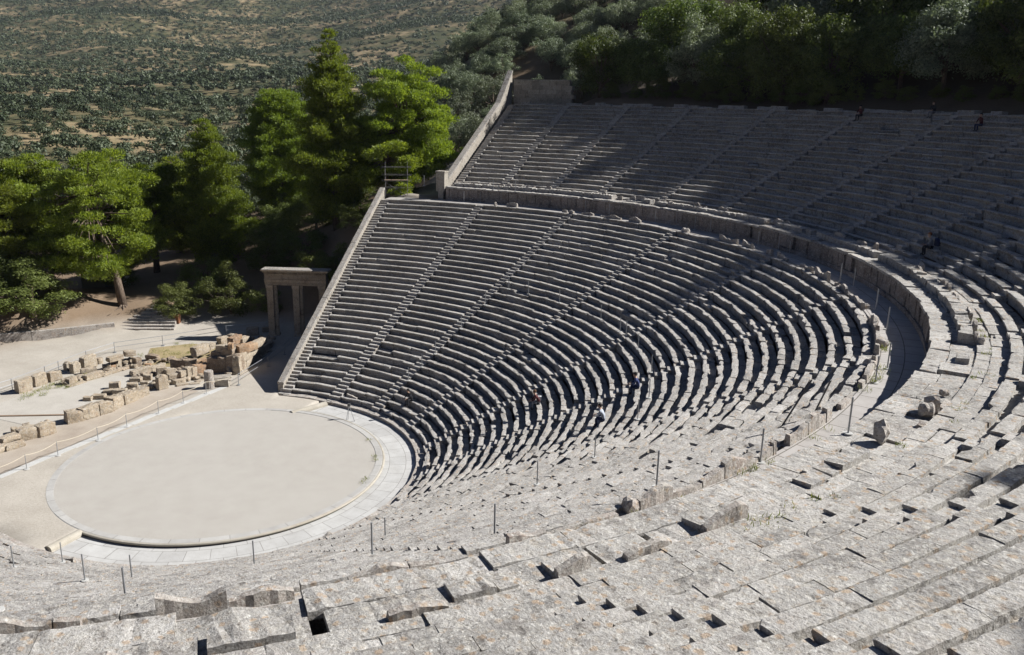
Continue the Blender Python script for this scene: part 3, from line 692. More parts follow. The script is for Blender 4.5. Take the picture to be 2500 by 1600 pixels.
def pine_cone(h, wdt, z0=.12, seed=0, tip=1.0, dens=1.0, layer=.85):
    """younger pine: whorls of upswept branches narrowing to a spire"""
    global rng
    keep = rng; rng = np.random.default_rng(seed)
    tp = [(0, 0, -.3), (.1, .05, h * .3), (-.05, .1, h * .6), (.05, 0, h * .98)]; C, Rr, limbs = [], [], []
    z = h * z0
    while z < h * .985:
        f = (z / h - z0) / (1 - z0); rad_ = wdt / 2 * (min(1, .55 + f * 2.2)) * (1 - f) ** (.75 * tip) * rng.uniform(.75, 1.2) + .12
        nb = max(3, int(4 + rad_ * 2.2)); a0 = rng.uniform(0, 6.28)
        for k in range(nb):
            a = a0 + 2 * math.pi * k / nb + rng.normal(0, .2); L = rad_ * rng.uniform(.65, 1.2)
            e = np.array([math.cos(a) * L, math.sin(a) * L, z + L * rng.uniform(.10, .42)]); s = np.array([0, 0, z - .1])
            for t in ((.55, .95) if L > 1.3 else (.85,)):
                r = min(1.1, .28 + .26 * L) * rng.uniform(.8, 1.2)
                C.append(s + (e - s) * t + rng.normal(0, .12, 3)); Rr.append((r, r, r * rng.uniform(.5, .7)))
            if L > .8: limbs.append((branch(s, e, .05, 3), np.array([.06, .045, .03, .012])))
        z += layer * rng.uniform(.8, 1.2) * (1 - .35 * f)
    Q = clumps(C, Rr, 175 * dens, .30, .28, .65, .5, spread=.55)
    tr = trunk_mesh('trunk', tp, np.array([.30, .22, .14, .02]) * h / 14, limbs); cr = quads_mesh('crown', Q); rng = keep; return tr, cr
def broad(h, wdt, z0f, n, seed, size, per, flat=.8, aspect=.5, trunk_r=.22, spread=.9, limbs_p=.3):
    global rng
    keep = rng; rng = np.random.default_rng(seed); C, Rr, limbs = [], [], []
    cz = h * (z0f + 1) / 2; hz = h * (1 - z0f) / 2
    while len(C) < n:
        u = rand_unit(1)[0]
        if u[2] < -.8: continue
        lump = 1 + .22 * math.sin(3 * math.atan2(u[1], u[0]) + seed * 1.7) + .16 * math.sin(5 * u[2] + seed)
        c = np.array([0, 0, cz]) + u * np.array([wdt / 2, wdt / 2, hz]) * rng.uniform(.4, 1) ** .5 * lump * .86
        r = rng.uniform(.09, .17) * wdt; C.append(c); Rr.append((r, r, r * flat * rng.uniform(.8, 1.1)))
        if rng.random() < limbs_p: limbs.append((branch((0, 0, h * rng.uniform(.12, .35)), c, .1, 4), np.linspace(.5, .08, 5) * trunk_r))
    Q = clumps(C, Rr, per, size, aspect, .15, .35, spread=spread * .62, face=True)
    tr = trunk_mesh('trunk', [(0, 0, -.3), (.05, .03, h * .15), (0, .05, h * .35), (.04, 0, h * .6)], np.array([1.3, 1, .8, .3]) * trunk_r, limbs); cr = quads_mesh('crown', Q); rng = keep; return tr, cr
def tree(name, x, y, meshes, mat, label, cat, group=None, s=1.0, rz=0, z=None, sz=None):
    z = float(ground(x, y)[0]) if z is None else z
    e = empty(name, (x, y, z), label, cat, group, rz); e.scale = (s, s, sz or s)
    t = link('trunk', meshes[0], None, e)
    c = link('crown', meshes[1], mat, e); return e

# the pines beyond the far end
tree('pine_tree', -35.2, 22.6, pine_round(16.0, 16.5, -.06, (-6.0, 1.2), 190, 3, low=((.6, -1.2, 4.9, 1.5), (2.4, 1.0, 6.5, 1.4), (-.6, -2.4, 6.2, 1.5), (1.6, -1.0, 8.0, 1.4), (2.8, .8, 9.6, 1.3), (-2.6, -3.0, 6.4, 1.5), (-4.2, -2.6, 7.0, 1.5))), M['pine'],
     'big bright green umbrella pine with leaning trunk and bare roots beside the stone steps', 'pine tree', 'pines by the far end', z=1.42)
tree('pine_tree', -46.0, 19.5, pine_round(14.6, 15.0, -.10, (-1.5, 0), 160, 11), M['pine'], 'broad pine at the left edge of the photo behind the umbrella pine', 'pine tree', 'pines by the far end')
tree('pine_tree', -42.0, 33.4, pine_round(13.4, 8.8, .22, (.2, .2), 80, 5), M['pine_dark'], 'round topped pine with dark trunk just right of the umbrella pine', 'pine tree', 'pines by the far end')
tree('pine_tree', -36.2, 36.9, pine_cone(16.8, 8.8, .03, 21, .8, 1.5), M['pine'], 'tall upright pine with layered low branches between the round pine and the gateway', 'pine tree', 'pines by the far end')
tree('pine_tree', -42.0, 56.5, pine_cone(17.4, 12.5, .03, 33, .62, 1.6), M['pine'], 'wide dark pine standing behind the bank left of the spire pine', 'pine tree', 'pines by the far end')
tree('pine_tree', -21.5, 41.2, pine_cone(21.8, 10.5, .06, 8, 1.05, 1.6), M['pine'], 'tallest pine with a narrow pointed spire above the lower end wall', 'pine tree', 'pines by the far end')
tree('pine_tree', -15.8, 46.5, pine_round(15.4, 11.6, .02, (.4, .3), 135, 14), M['pine'], 'dense rounded pine right of the spire pine, beside the upper end wall', 'pine tree', 'pines by the far end', z=10.5)
tree('pine_tree', -15.8, 42.8, pine_round(8.4, 9.0, .10, (.8, -.5), 50, 17), M['pine'], 'low spreading pine in front of the spire pine, over the scaffold', 'pine tree', 'pines by the far end', z=10.6)
tree('pine_tree', -46.5, 41.5, pine_cone(11.8, 7.4, .05, 41, .5, 1.5), M['pine'], 'yellowish bushy pine seen behind the round pine', 'pine tree', 'pines by the far end')
tree('pine_tree', -29.5, 53.0, pine_cone(13.0, 9.0, .05, 52, .7, 1.5), M['pine_dark'], 'dark pine filling the gap left of the spire pine', 'pine tree', 'pines by the far end')
bushm = [broad(1, 1.0, -.12, 70, 71 + i, .040, 7500, .85, .30, .03, .9, .25) for i in range(3)]
def bush(x, y, h, wd, v, mat, label, group='bushes by the gateway', nm='bush'):
    z = float(ground(x, y)[0]) - .1; e = empty(nm, (x, y, z), label, 'bush', group, v * 1.3); e.scale = (wd * 1.25, wd * 1.25, h * 1.15)
    link('stem', bushm[v][0], None, e); link('foliage', bushm[v][1], mat, e)
bush(-26.2, 28.4, 4.4, 4.6, 0, M['bush'], 'tall rounded olive green bush left of the stone gateway')
bush(-29.8, 24.6, 3.0, 3.9, 1, M['bush'], 'low green bush at the right end of the stone steps')
bush(-31.2, 30.2, 3.6, 4.4, 2, M['bush'], 'grey green bush behind the low bush by the steps')
bush(-26.3, 35.0, 3.6, 4.6, 1, M['bush'], 'bushy shrub on the bank above the rounded bush')
bush(-22.6, 36.6, 3.4, 5.0, 2, M['oak'], 'dark green shrub on the bank near the lower end wall')
bush(-38.9, 14.6, 4.2, 7.4, 0, M['oak'], 'dark shrub mass behind the kerb wall at the left edge')
bush(-43.5, 14.0, 4.4, 6.6, 1, M['oak'], 'dark shrub behind the shrub mass at the left edge')
bush(-22.2, 29.8, 2.4, 2.8, 2, M['bush'], 'thin grey shrub immediately left of the gateway')
bush(-15.0, 33.5, 3.0, 4.6, 0, M['oak'], 'dark shrub on the bank seen through the gateway')
bush(-19.0, 33.6, 3.0, 4.2, 1, M['oak'], 'dark shrub on the bank behind the gateway lintel')
bush(-15.6, 37.6, 2.6, 3.6, 2, M['oak'], 'small dark shrub below the scaffold')
bush(-14.6, 44.5, 2.8, 3.0, 1, M['bush'], 'shrub beside the path behind the scaffold')
bush(-12.2, 57.5, 2.8, 3.6, 2, M['pine_dark'], 'bright shrub at the foot of the upper end wall')
bush(-28.5, 38.5, 3.6, 4.6, 0, M['oak'], 'dark shrub on the bank left of the spire pine', nm='shrub')
bush(-31.0, 42.5, 3.8, 5.0, 1, M['oak'], 'dark shrub between the layered pine and the wide pine', nm='shrub')
bush(-27.0, 45.0, 3.8, 5.0, 2, M['oak'], 'dark shrub behind the foot of the spire pine', nm='shrub')
bush(-34.5, 47.5, 3.8, 5.4, 0, M['oak'], 'dark shrub in front of the wide pine', nm='shrub')
bush(-38.5, 44.0, 3.4, 5.0, 1, M['oak'], 'dark shrub under the left side of the wide pine', nm='shrub')
bush(-41.5, 27.5, 2.6, 4.2, 2, M['oak'], 'dark shrub behind the white garden chair', nm='shrub')
# dark wood above the theatre
oaks = [broad(9, 9.4, -.04, 100, 101 + i, .27, 165, .85, .55, .22, .9, .15) for i in range(5)]
oliv = [broad(4.6, 5.4, .10, 60, 201 + i, .24, 250, .8, .26, .15, 1.0, .2) for i in range(5)]
kinds = [(M['oak'], 'dark evergreen oak'), (M['oak'], 'dense dark oak'), (M['olive'], 'grey green wild olive'), (M['oak'], 'dark leafy oak'), (M['bush'], 'mid green leafy tree')]
k = 0
for a in np.arange(87.6, 10, -5.0):
    r = 63.2 + rng.uniform(-.6, 1.6); x, y = plan(r, R(a + rng.uniform(-1, 1))); q = kinds[k % 5] if k else kinds[0]
    nm = 'olive_tree' if 'olive' in q[1] else 'oak_tree'
    lab = 'round dark oak standing alone right of the back wall' if k == 0 else f'{q[1]} above the top row of seats, {ORD[k]} from the back wall'
    s = rng.uniform(.76, .98)
    tree(nm, x, y, oaks[k % 5], q[0], lab, 'tree', 'trees along the rim of the seating', s, rng.uniform(0, 6), sz=s * rng.uniform(.9, 1.1)); k += 1
for r0, da, a0 in ((71, 5.4, 81), (79, 5.2, 74), (88, 5, 65), (98, 5, 59), (109, 5, 54), (122, 4.6, 52)):
    for a in np.arange(a0, 12, -da):
        r = r0 + rng.uniform(-2.5, 2.5); x, y = plan(r, R(a + rng.uniform(-1.5, 1.5))); q = kinds[int(rng.choice(5, p=[.3, .2, .25, .15, .1]))]; s = rng.uniform(.8, 1.25)
        nm = 'olive_tree' if 'olive' in q[1] else 'oak_tree'
        lab = ('grey green wild olive' if nm == 'olive_tree' else 'dark oak') + ' in the wood on the hill above the rim trees'
        tree(nm, x, y, oaks[int(rng.integers(5))], q[0], lab, 'tree', ('wild olives' if nm == 'olive_tree' else 'oaks') + ' in the wood above the rim', s, rng.uniform(0, 6))
for (x, y, s) in ((63, 14, .9), (66, 5, 1.0), (66, -8, .7)):
    tree('oak_tree', x, y, oaks[int(rng.integers(5))], M['oak'], 'dark oak behind the topmost row, outside the right edge', 'tree', 'oaks beyond the right edge', s, 1)
us = 0
for a in np.arange(86, 8, -2.6):
    x, y = plan(61.6 + rng.uniform(-.3, .9), R(a)); z = float(ground(x, y)[0]) - .2; hh = rng.uniform(1.2, 3.0); v = int(rng.integers(3))
    e = empty('shrub', (x, y, z), 'dark evergreen shrub in the undergrowth along the rim above the top row', 'shrub', 'shrubs along the rim', rng.uniform(0, 6)); e.scale = (hh * 1.35, hh * 1.35, hh)
    link('stem', bushm[v][0], None, e); link('foliage', bushm[v][1], M['oak'], e)
tree('pine_tree', 60.8, -12.6, pine_round(17.6, 6.0, .5, (0, 0), 50, 77), M['pine_dark'], 'tall pine on the rim outside the right edge, shading the nearest seats', 'pine tree', z=22.4)
tree('pine_tree', 61.5, -2.6, pine_round(14.6, 5.0, .55, (0, 0), 40, 78), M['pine_dark'], 'second tall pine on the rim outside the right edge', 'pine tree', z=22.4)
# olive slope beyond the upper end wall: trees one can tell apart
cnt = 0; pts = []
def vis_uv(x, y, z):
    d = np.array([x, y, z]) - CAM; c = np.array([d @ np.array(_r), d @ np.array(_u), d @ np.array(_f)])
    return 1250 - 33 + 2071.8 * c[0] / c[2], 800 + 19 - 2071.8 * c[1] / c[2], c[2]
tries = 0
while cnt < 175 and tries < 16000:
    tries += 1; near_ = tries < 9000; x, y = (rng.uniform(-60, 15), rng.uniform(63, 135)) if near_ else (rng.uniform(-75, 60), rng.uniform(125, 260))
    if x * .6 + y < 55 or (x > -8 and y < 80): continue
    if x < -62 and y < 125: continue
    h = float(ground(x, y)[0]); u, v, dd = vis_uv(x, y, h + 3)
    if not (880 < u < 1700 and -90 < v < 520) or u > 1000 + (520 - v) * 1.6 + 250: continue
    if any((x - p) ** 2 + (y - q) ** 2 < (14 if near_ else 24) for p, q in pts): continue
    if near_ and cnt >= 115: continue
    pts.append((x, y)); s = rng.uniform(.85, 1.3) * (1 if near_ else 1.25); mat = M['olive'] if rng.random() < .85 else M['bush']
    tree('olive_tree', x, y, oliv[int(rng.integers(5))], mat, 'silvery olive tree among the olives on the slope beyond the upper end wall', 'olive tree', 'olive trees on the near slope', s, rng.uniform(0, 6)); cnt += 1
# groves in the valley: nearest trees one by one, the rest as one mass
gv = []; tries = 0
def density(x, y):
    return .5 + .5 * math.sin(x * .017 + 1.3 * math.sin(y * .012)) * math.cos(y * .015 - x * .006) + .18 * math.sin(x * .05 + y * .043)
grid = set(); cand = []
ux = np.array([_r[0], _r[1]]) / math.hypot(_r[0], _r[1]); uf = np.array([_f[0], _f[1]]) / math.hypot(_f[0], _f[1])
for _ in range(210000):
    dd = rng.uniform(math.log(118), math.log(2300)); dd = math.exp(dd) * rng.uniform(.85, 1.15); t = rng.uniform(-.66, .30) * 1.02
    x, y = CAM[0] + uf[0] * dd + ux[0] * dd * t, CAM[1] + uf[1] * dd + ux[1] * dd * t
    if dd < 190 and t > -.10: continue
    if t > .08 and dd < 215: continue
    if math.hypot(x + 36, y - 36) < 27 or (x > -52 and y < 62): continue
    sp = 7.0 if dd < 250 else 7.4 if dd < 500 else 8.0 if dd < 1000 else 9.0
    key = (round(x / sp), round(y / sp))
    if key in grid: continue
    dn = density(x, y) + .18 * rng.normal()
    if dn < (.12 if dd > 1300 else .22 if dd > 800 else .34 if dd > 450 else .44): continue
    grid.add(key); cand.append((dd, x, y))
cand.sort(); CX = np.array([(c[1], c[2]) for c in cand]); CH = ground(CX[:, 0], CX[:, 1])
lo = [broad(4.4, 5.2, .10, 40, 301 + i, .26, 170, .85, .34, .14, 1.0, .1) for i in range(3)]
_z = 0; protos = []; protn = []
for i in range(8):
    g = np.random.default_rng(400 + i); keep = rng; rng = g; C = rand_unit(16); C[:, 2] = np.abs(C[:, 2]) * .9 - .1
    Q = clumps(C * np.array([1.5, 1.5, 1.15]) * g.uniform(.5, 1, (16, 1)) + np.array([0, 0, 2.2]), [(.95, .95, .75)] * 16, 6.0 if i < 4 else 17, .95 if i < 4 else .52, .6, .25, .25, spread=.45, face=True); rng = keep; (protos if i < 4 else protn).append(Q)
NI = 122; far = []; scrub = []; sc_ = .5 + .5 * np.sin(CX[:, 0] * .009 + 2.1 * np.sin(CX[:, 1] * .006)) * np.cos(CX[:, 1] * .011 + 1)
for i, (dd, x, y) in enumerate(cand):
    z = CH[i]; s = rng.uniform(.6, 1.0) if rng.random() < .35 else rng.uniform(.9, 1.6)
    if i < NI:
        tree('olive_tree', x, y, lo[int(rng.integers(3))], M['olive_far'] if rng.random() < .8 else M['scrub'], 'grey green olive tree in the valley grove behind the pines', 'olive tree', 'olive trees of the valley groves', s, rng.uniform(0, 6), z=z)
    else:
        Q = (protn if dd < 430 else protos)[int(rng.integers(4))]
        s *= 1.2 if dd < 600 else 1.4 if dd < 1100 else 1.9
        if dd > 600: Q = Q[::2 if dd < 1100 else 4]
        a = rng.uniform(0, 6.28); c, s_ = math.cos(a), math.sin(a)
        (scrub if (sc_[i] > .62 and rng.random() < .75) or rng.random() < .06 else far).append(np.stack([(Q[..., 0] * c - Q[..., 1] * s_) * s + x, (Q[..., 0] * s_ + Q[..., 1] * c) * s + y, Q[..., 2] * s * rng.uniform(.85, 1.15) + z], -1))
print('slope olives', cnt); print('grove trees', len(cand), 'far quads', sum(len(f) for f in far))
tag(link('far_olive_grove', quads_mesh('far_olive_grove', np.concatenate(far)), M['olive_far']), 'grey green mass of olive trees covering the far valley and hillside', 'olive grove', None, 'stuff')
tag(link('far_scrub', quads_mesh('far_scrub', np.concatenate(scrub)), M['scrub']), 'dark green scrub and trees in patches on the far hillside', 'scrub', None, 'stuff')
ROPE = [[-10.14,-6.4],[-10.29,-4.09],[-10.15,-1.13],[-10.47,1.53],[-10.64,4.53],[-10.74,7.03],[-10.79,9.45],[-9.97,12.18]]
RAIL = [[-24.44,0.85],[-24.48,2.63],[-25.09,5.97],[-25.4,7.46],[-25.97,10.62],[-26.08,13.67],[-24.06,17.38],[-21.55,23.01],[-18.91,26.49]]
RAIL2 = [[-9.97,12.18],[-11.28,17.27],[-12.43,20.73],[-13.74,24.05]]
POLES = [[-8.25,38.66,12.78],[-3.37,38.3,12.75],[-1.9,39.02,12.75],[-0.55,39.21,12.79],[1.97,39.09,12.79],[8.59,38.04,12.75],[9.93,37.58,12.75],[12.69,36.4,12.75],[17.64,34.14,12.75],[19.6,33.71,12.75],[21.55,32.15,12.75],[23.11,30.86,12.75],[27.64,26.32,12.75],[29.29,24.97,12.75],[30.29,23.09,12.75],[10.2,24.44,7.12],[13.63,22.75,7.14],[18.21,19.51,7.23],[20.56,16.85,7.17],[21.11,16.51,7.29],[22.92,13.39,7.15],[34.21,15.92,12.75],[35.05,14.63,12.75],[36.53,9.29,12.75],[37.23,5.16,12.75],[37.54,-1.55,12.75],[37.22,-3.74,12.75],[36.89,-13.3,14.2],[34.65,-13.35,12.73],[8.05,25.21,7.11],[10.18,24.48,7.13],[6.83,23.35,5.99],[6.06,20.62,4.49],[5.25,17.88,2.99],[4.85,16.5,2.22],[4.49,15.1,1.47],[25.05,9.14,7.22],[26.22,4.77,7.21],[26.64,1.41,7.23],[26.36,-4.04,7.22],[24.9,-7.05,6.81],[32.46,-16.57,12.38],[4.23,-16.9,2.35],[2.72,-13.59,0.47],[12.3,-19.32,5.24],[13.3,-18.12,5.02],[17.06,-15.69,5.38],[20.78,-24.25,10.0],[20.0,-27.01,10.88],[20.72,-12.3,5.87],[25.11,-19.41,9.89],[28.92,-19.25,11.47]]
STONES = [[-23.28,2.41,-23.19,3.52,0.98,0.6,0.0,0],[-23.59,4.03,-23.62,5.09,0.88,0.6,0.0,0],[-23.6,5.39,-23.52,6.35,0.72,0.6,0.0,0],[-23.94,7.78,-24.0,8.5,0.8,0.5,0.0,0],[-25.0,7.94,-25.0,8.33,0.68,0.5,0.0,0],[-23.87,8.83,-23.92,10.08,1.03,0.6,0.0,0],[-24.35,10.57,-24.31,11.0,0.48,0.5,0.0,0],[-22.23,5.33,-21.93,5.73,0.47,0.6,0.0,0],[-21.68,5.63,-21.68,6.36,0.5,0.6,0.0,0],[-21.97,6.66,-21.84,7.28,0.36,0.6,0.0,0],[-21.3,6.97,-21.25,8.54,0.45,0.6,0.0,0],[-23.1,7.89,-22.56,8.87,0.43,0.5,0.0,0],[-21.22,5.24,-21.17,6.74,0.15,0.5,0.0,0],[-22.22,9.28,-21.9,9.78,0.56,0.6,0.0,0],[-21.96,9.9,-22.02,10.37,0.44,0.5,0.0,1],[-22.01,10.44,-22.14,11.19,0.57,0.6,0.0,0],[-22.03,11.21,-21.9,11.71,0.48,0.6,0.0,0],[-21.78,11.69,-21.77,12.31,0.51,0.6,0.0,0],[-21.7,9.63,-21.59,10.89,0.37,0.6,0.75,0],[-21.83,11.31,-21.48,12.11,0.43,0.7,0.75,0],[-21.17,8.54,-21.08,11.0,0.22,0.4,0.0,0],[-14.39,-0.14,-14.02,0.83,0.79,0.9,0.0,0],[-13.98,0.85,-13.88,2.09,0.85,0.9,0.0,0],[-13.81,2.12,-13.72,3.2,0.81,0.9,0.0,0],[-13.8,3.32,-14.01,4.38,0.88,0.9,0.0,0],[-14.06,4.56,-14.2,5.88,0.73,0.9,0.0,0],[-13.76,-6.13,-13.85,-5.1,0.41,0.8,0.0,0],[-13.7,-5.21,-13.51,-4.09,0.36,0.6,0.0,0],[-15.04,-5.42,-14.93,-4.63,0.36,0.6,0.0,0],[-14.17,-5.09,-14.14,-3.93,0.34,0.6,0.35,0],[-14.35,-3.84,-14.01,-2.63,0.75,0.8,0.0,0],[-13.86,-2.68,-13.77,-1.57,0.76,0.8,0.0,0],[-16.06,-3.25,-15.88,-2.89,0.4,0.6,0.0,0],[-16.37,-2.26,-16.12,-1.91,0.31,0.5,0.0,0],[-17.63,3.6,-17.09,3.85,0.31,0.5,0.0,0],[-17.32,4.16,-16.54,4.59,0.34,0.6,0.0,0],[-17.35,5.19,-16.8,5.57,0.4,0.5,0.0,0],[-18.14,6.43,-17.51,6.82,0.53,0.5,0.0,0],[-16.57,5.44,-15.76,5.92,0.49,0.6,0.0,0],[-16.51,6.77,-15.96,7.29,0.58,0.6,0.0,0],[-14.32,6.02,-14.43,7.09,0.59,0.8,0.0,0],[-19.01,9.62,-18.7,11.29,0.45,0.6,0.0,0],[-18.68,11.3,-18.66,12.72,0.39,0.6,0.0,0],[-18.21,8.48,-17.41,8.82,0.31,0.5,0.0,0],[-17.58,9.31,-17.05,9.6,0.44,0.5,0.0,0],[-16.93,8.43,-16.45,8.73,0.25,0.4,0.0,0],[-16.22,9.03,-15.68,9.16,0.37,0.4,0.0,0],[-17.33,10.56,-16.9,11.19,0.57,0.5,0.0,0],[-14.45,8.14,-14.28,8.89,1.03,0.6,0.0,0],[-16.58,10.93,-16.34,11.72,0.44,0.5,0.0,0],[-14.98,9.55,-14.62,9.96,0.28,0.6,0.0,0],[-14.99,9.71,-14.65,10.59,0.37,0.6,0.35,0],[-14.39,9.78,-14.28,10.93,0.34,0.6,0.0,0],[-14.5,10.5,-14.47,11.16,0.44,0.6,0.4,0],[-14.37,11.1,-14.34,11.58,0.94,0.7,0.0,0],[-14.29,11.56,-14.39,12.15,0.88,0.7,0.0,0],[-14.51,12.3,-14.38,13.47,0.8,0.7,0.0,1],[-17.68,12.36,-16.73,12.88,0.74,0.5,0.0,2],[-16.73,12.88,-15.93,13.56,0.71,0.5,0.0,2],[-15.93,13.56,-15.53,14.47,0.59,0.6,0.0,1],[-14.51,13.4,-13.64,13.71,1.16,0.9,0.0,2],[-13.64,13.71,-13.01,14.06,1.09,0.9,0.0,2],[-13.01,14.06,-11.88,14.2,1.22,0.9,0.0,2],[-14.56,14.01,-13.73,14.24,0.48,0.8,1.05,2],[-13.73,14.24,-12.77,14.5,0.48,0.8,1.05,2],[-14.23,14.14,-13.14,14.51,0.51,0.7,1.5,0],[-13.03,14.38,-12.71,14.56,0.38,0.6,1.5,1],[-11.72,14.29,-12.25,15.73,0.58,0.7,0.0,0],[-12.25,15.73,-12.9,17.36,0.59,0.7,0.0,0],[-12.9,17.36,-13.64,19.11,0.54,0.7,0.0,0],[-13.64,19.11,-14.27,20.75,0.55,0.7,0.0,0],[-11.71,14.24,-12.24,15.78,0.61,0.6,0.6,0],[-12.24,15.78,-12.73,17.31,0.53,0.6,0.6,0],[-12.73,17.31,-13.15,18.7,0.47,0.6,0.6,0],[-13.15,18.7,-13.43,19.83,0.41,0.6,0.6,0],[-12.46,15.19,-12.21,16.05,0.58,0.7,1.05,1],[-12.21,16.05,-12.52,17.47,0.46,0.7,1.05,1],[-12.52,17.47,-12.93,19.15,0.4,0.7,1.05,0],[-14.78,16.01,-13.77,16.34,0.46,0.8,1.0,2],[-16.05,18.23,-16.19,19.48,0.55,0.7,0.7,1],[-15.97,19.33,-16.22,20.55,0.49,0.7,0.7,0],[-17.6,15.28,-17.95,17.14,0.64,0.7,0.3,0],[-18.19,17.52,-18.27,18.26,0.38,0.5,0.3,0],[-19.4,20.14,-19.45,21.52,0.61,0.6,0.0,0],[-19.13,21.27,-19.1,22.0,0.69,0.6,0.0,0],[-19.1,22.0,-19.14,23.13,0.44,0.6,0.0,0],[-19.62,23.75,-18.79,24.46,0.71,0.8,0.0,0],[-17.93,23.53,-17.6,23.72,0.29,0.4,0.0,0],[-19.12,25.55,-18.75,26.07,0.45,0.5,0.0,0],[-19.91,20.07,-19.6,20.25,0.25,0.4,0.0,0],[-13.11,12.91,-12.86,14.15,0.09,0.5,0.0,0],[-13.13,12.68,-12.04,13.28,0.08,0.5,0.0,0],[-13.5,10.37,-12.93,10.89,0.09,0.4,0.0,0],[-13.35,11.07,-13.25,11.76,0.11,0.4,0.0,0],[-13.95,9.51,-13.6,10.31,0.15,0.4,0.0,0],[-20.83,11.51,-20.73,12.03,0.72,0.7,0.0,2],[-20.25,11.84,-19.82,12.07,0.29,0.4,0.0,1],[-21.66,13.18,-20.63,13.51,0.5,0.6,0.0,2]]
# -- stage ruins
def stone(name, a, b, h, depth, z, mat, label, cat, group, seed, rough=1.0, tops=None):
    """irregular squared block; a-b is the bottom edge of its face towards the seats"""
    g = np.random.default_rng(seed); a, b = np.array(a), np.array(b); L = max(.25, np.linalg.norm(b - a)); d = (b - a) / np.linalg.norm(b - a); n = np.array([-d[1], d[0]])
    if n @ (CAM[:2] - a) > 0: n = -n
    c = (a + b) / 2 + n * depth / 2
    bm = bmesh.new(); bmesh.ops.create_cube(bm, size=1); bmesh.ops.subdivide_edges(bm, edges=bm.edges[:], cuts=5, use_grid_fill=True)
    ph = g.uniform(0, 6.28, 9)
    for v in bm.verts:
        p = np.array(v.co); q = np.abs(p) * 2
        s = np.sort(q); rnd = 1 - .055 * rough * max(0, s[1] - .3) ** 2 * 2 - .03 * rough * max(0, s[0] - .3)
        nz = .035 * math.sin(p[0] * 5 + ph[0] + 2 * p[2]) + .03 * math.sin(p[1] * 7 + ph[1] + p[0] * 3) + .03 * math.sin(p[2] * 6 + ph[2] + p[1] * 4) + g.normal(0, .012)
        p = p * rnd * (1 + nz * rough)
        if p[2] > .3: p[2] += .10 * rough * math.sin(p[0] * 4 + ph[3]) * .5 + g.normal(0, .012)
        v.co = p
    me = bpy.data.meshes.new(name); bm.to_mesh(me); bm.free()
    co = np.empty(len(me.vertices) * 3); me.vertices.foreach_get('co', co); co = co.reshape(-1, 3) * np.array([L, depth, h]) + np.array([0, 0, h / 2 - .03])
    me.vertices.foreach_set('co', co.ravel())
    o = link(name, me, mat); o.location = (c[0], c[1], z); o.rotation_euler = (0, 0, math.atan2(d[1], d[0])); return tag(o, label, cat, group)
RUINM = [M['ruin'], M['ruin_orange'], M['ruin_brown']]
RUINC = ['tan', 'orange', 'brown']
def stone_zone(x, y, h):
    if x < -22.8: return 'in the block row by the railing'
    if x < -18.6 and y < 14: return 'in the back wall of the stage ruins'
    if y > 19: return 'in the ruins near the gateway'
    if x > -13.4 and y > 11.5: return 'in the ramp wall beside the rail'
    if x < -15.5 and y > 10.5: return 'in the tall masonry by the ramp'
    if x > -16.2 and y < 8.2: return 'in the front row by the rope'
    return 'in the jumble between the wall lines'
zone = {}
for s in STONES:
    x, y = (s[0] + s[2]) / 2, (s[1] + s[3]) / 2; zone.setdefault(stone_zone(x, y, s[4]), []).append(s)
sd = 0
for zn, lst in zone.items():
    lst.sort(key=lambda s: vis_uv((s[0] + s[2]) / 2, (s[1] + s[3]) / 2, s[6])[0])
    for i, s in enumerate(lst):
        sd += 1; L = math.hypot(s[2] - s[0], s[3] - s[1]); size = 'flat' if s[4] < .2 else 'big' if L * s[4] > .9 else 'small' if L * s[4] < .28 else 'squared'
        s = list(s); kf = 1.35 if ('masonry' in zn or 'ramp wall' in zn) else 1.12; s[4] *= kf if s[4] > .2 else 1; s[6] *= kf
        a_, b_ = np.array(s[0:2]), np.array(s[2:4]); ext = (b_ - a_) * .05; s[0:2] = list(a_ - ext); s[2:4] = list(b_ + ext)
        nm = 'flat_slab' if s[4] < .2 else 'stone_block'
        lab = f'{size} {RUINC[s[7]]} {"slab" if s[4] < .2 else "stone block"} {zn}, {ORD[i]} from the left'
        stone(nm, s[0:2], s[2:4], s[4], s[5], s[6], RUINM[s[7]], lab, 'stone', 'stones of the stage ruins', sd)
# low rubble footings that tie the wall lines together
def rubble_wall(pts, w_, h_, mat, label, seed):
    g = np.random.default_rng(seed); V, F = [], []; pts = [np.array(p, float) for p in pts]
    bm = bmesh.new(); bmesh.ops.create_icosphere(bm, subdivisions=2, radius=1); base = np.array([v.co for v in bm.verts]); fc = [tuple(v.index for v in f.verts) for f in bm.faces]; bm.free()
    for a, b in zip(pts[:-1], pts[1:]):
        L = np.linalg.norm(b - a); n = int(L / .26 * w_ / .3)
        for _ in range(max(3, n)):
            c = a + (b - a) * g.random() + g.uniform(-.5, .5, 2) * w_; r = g.uniform(.12, .30, 3) * (1, 1, .8); ph = g.uniform(0, 6, 3); t = g.uniform(0, 6.28)
            P_ = np.sign(base) * np.abs(base) ** .75; P_ = P_ * (1 + .14 * np.sin(4 * base[:, [1, 2, 0]] + ph)); P_ = P_ * r
            P_ = np.c_[P_[:, 0] * math.cos(t) - P_[:, 1] * math.sin(t), P_[:, 0] * math.sin(t) + P_[:, 1] * math.cos(t), P_[:, 2]] + np.array([c[0], c[1], g.uniform(0, h_)])
            F += [tuple(q + len(V) for q in f) for f in fc]; V += P_.tolist()
    tag(pmesh('rubble_wall', V, F, mat, None, False, (pts[0][0], pts[0][1], 0)), label, 'ruined wall', 'rubble footings of the stage ruins')
rubble_wall([(-22.2, 5.4), (-22.0, 8.2), (-21.4, 10.8), (-20.8, 13.2)], .6, .22, M['ruin'], 'low tan rubble footing under the back wall of the stage ruins', 1)
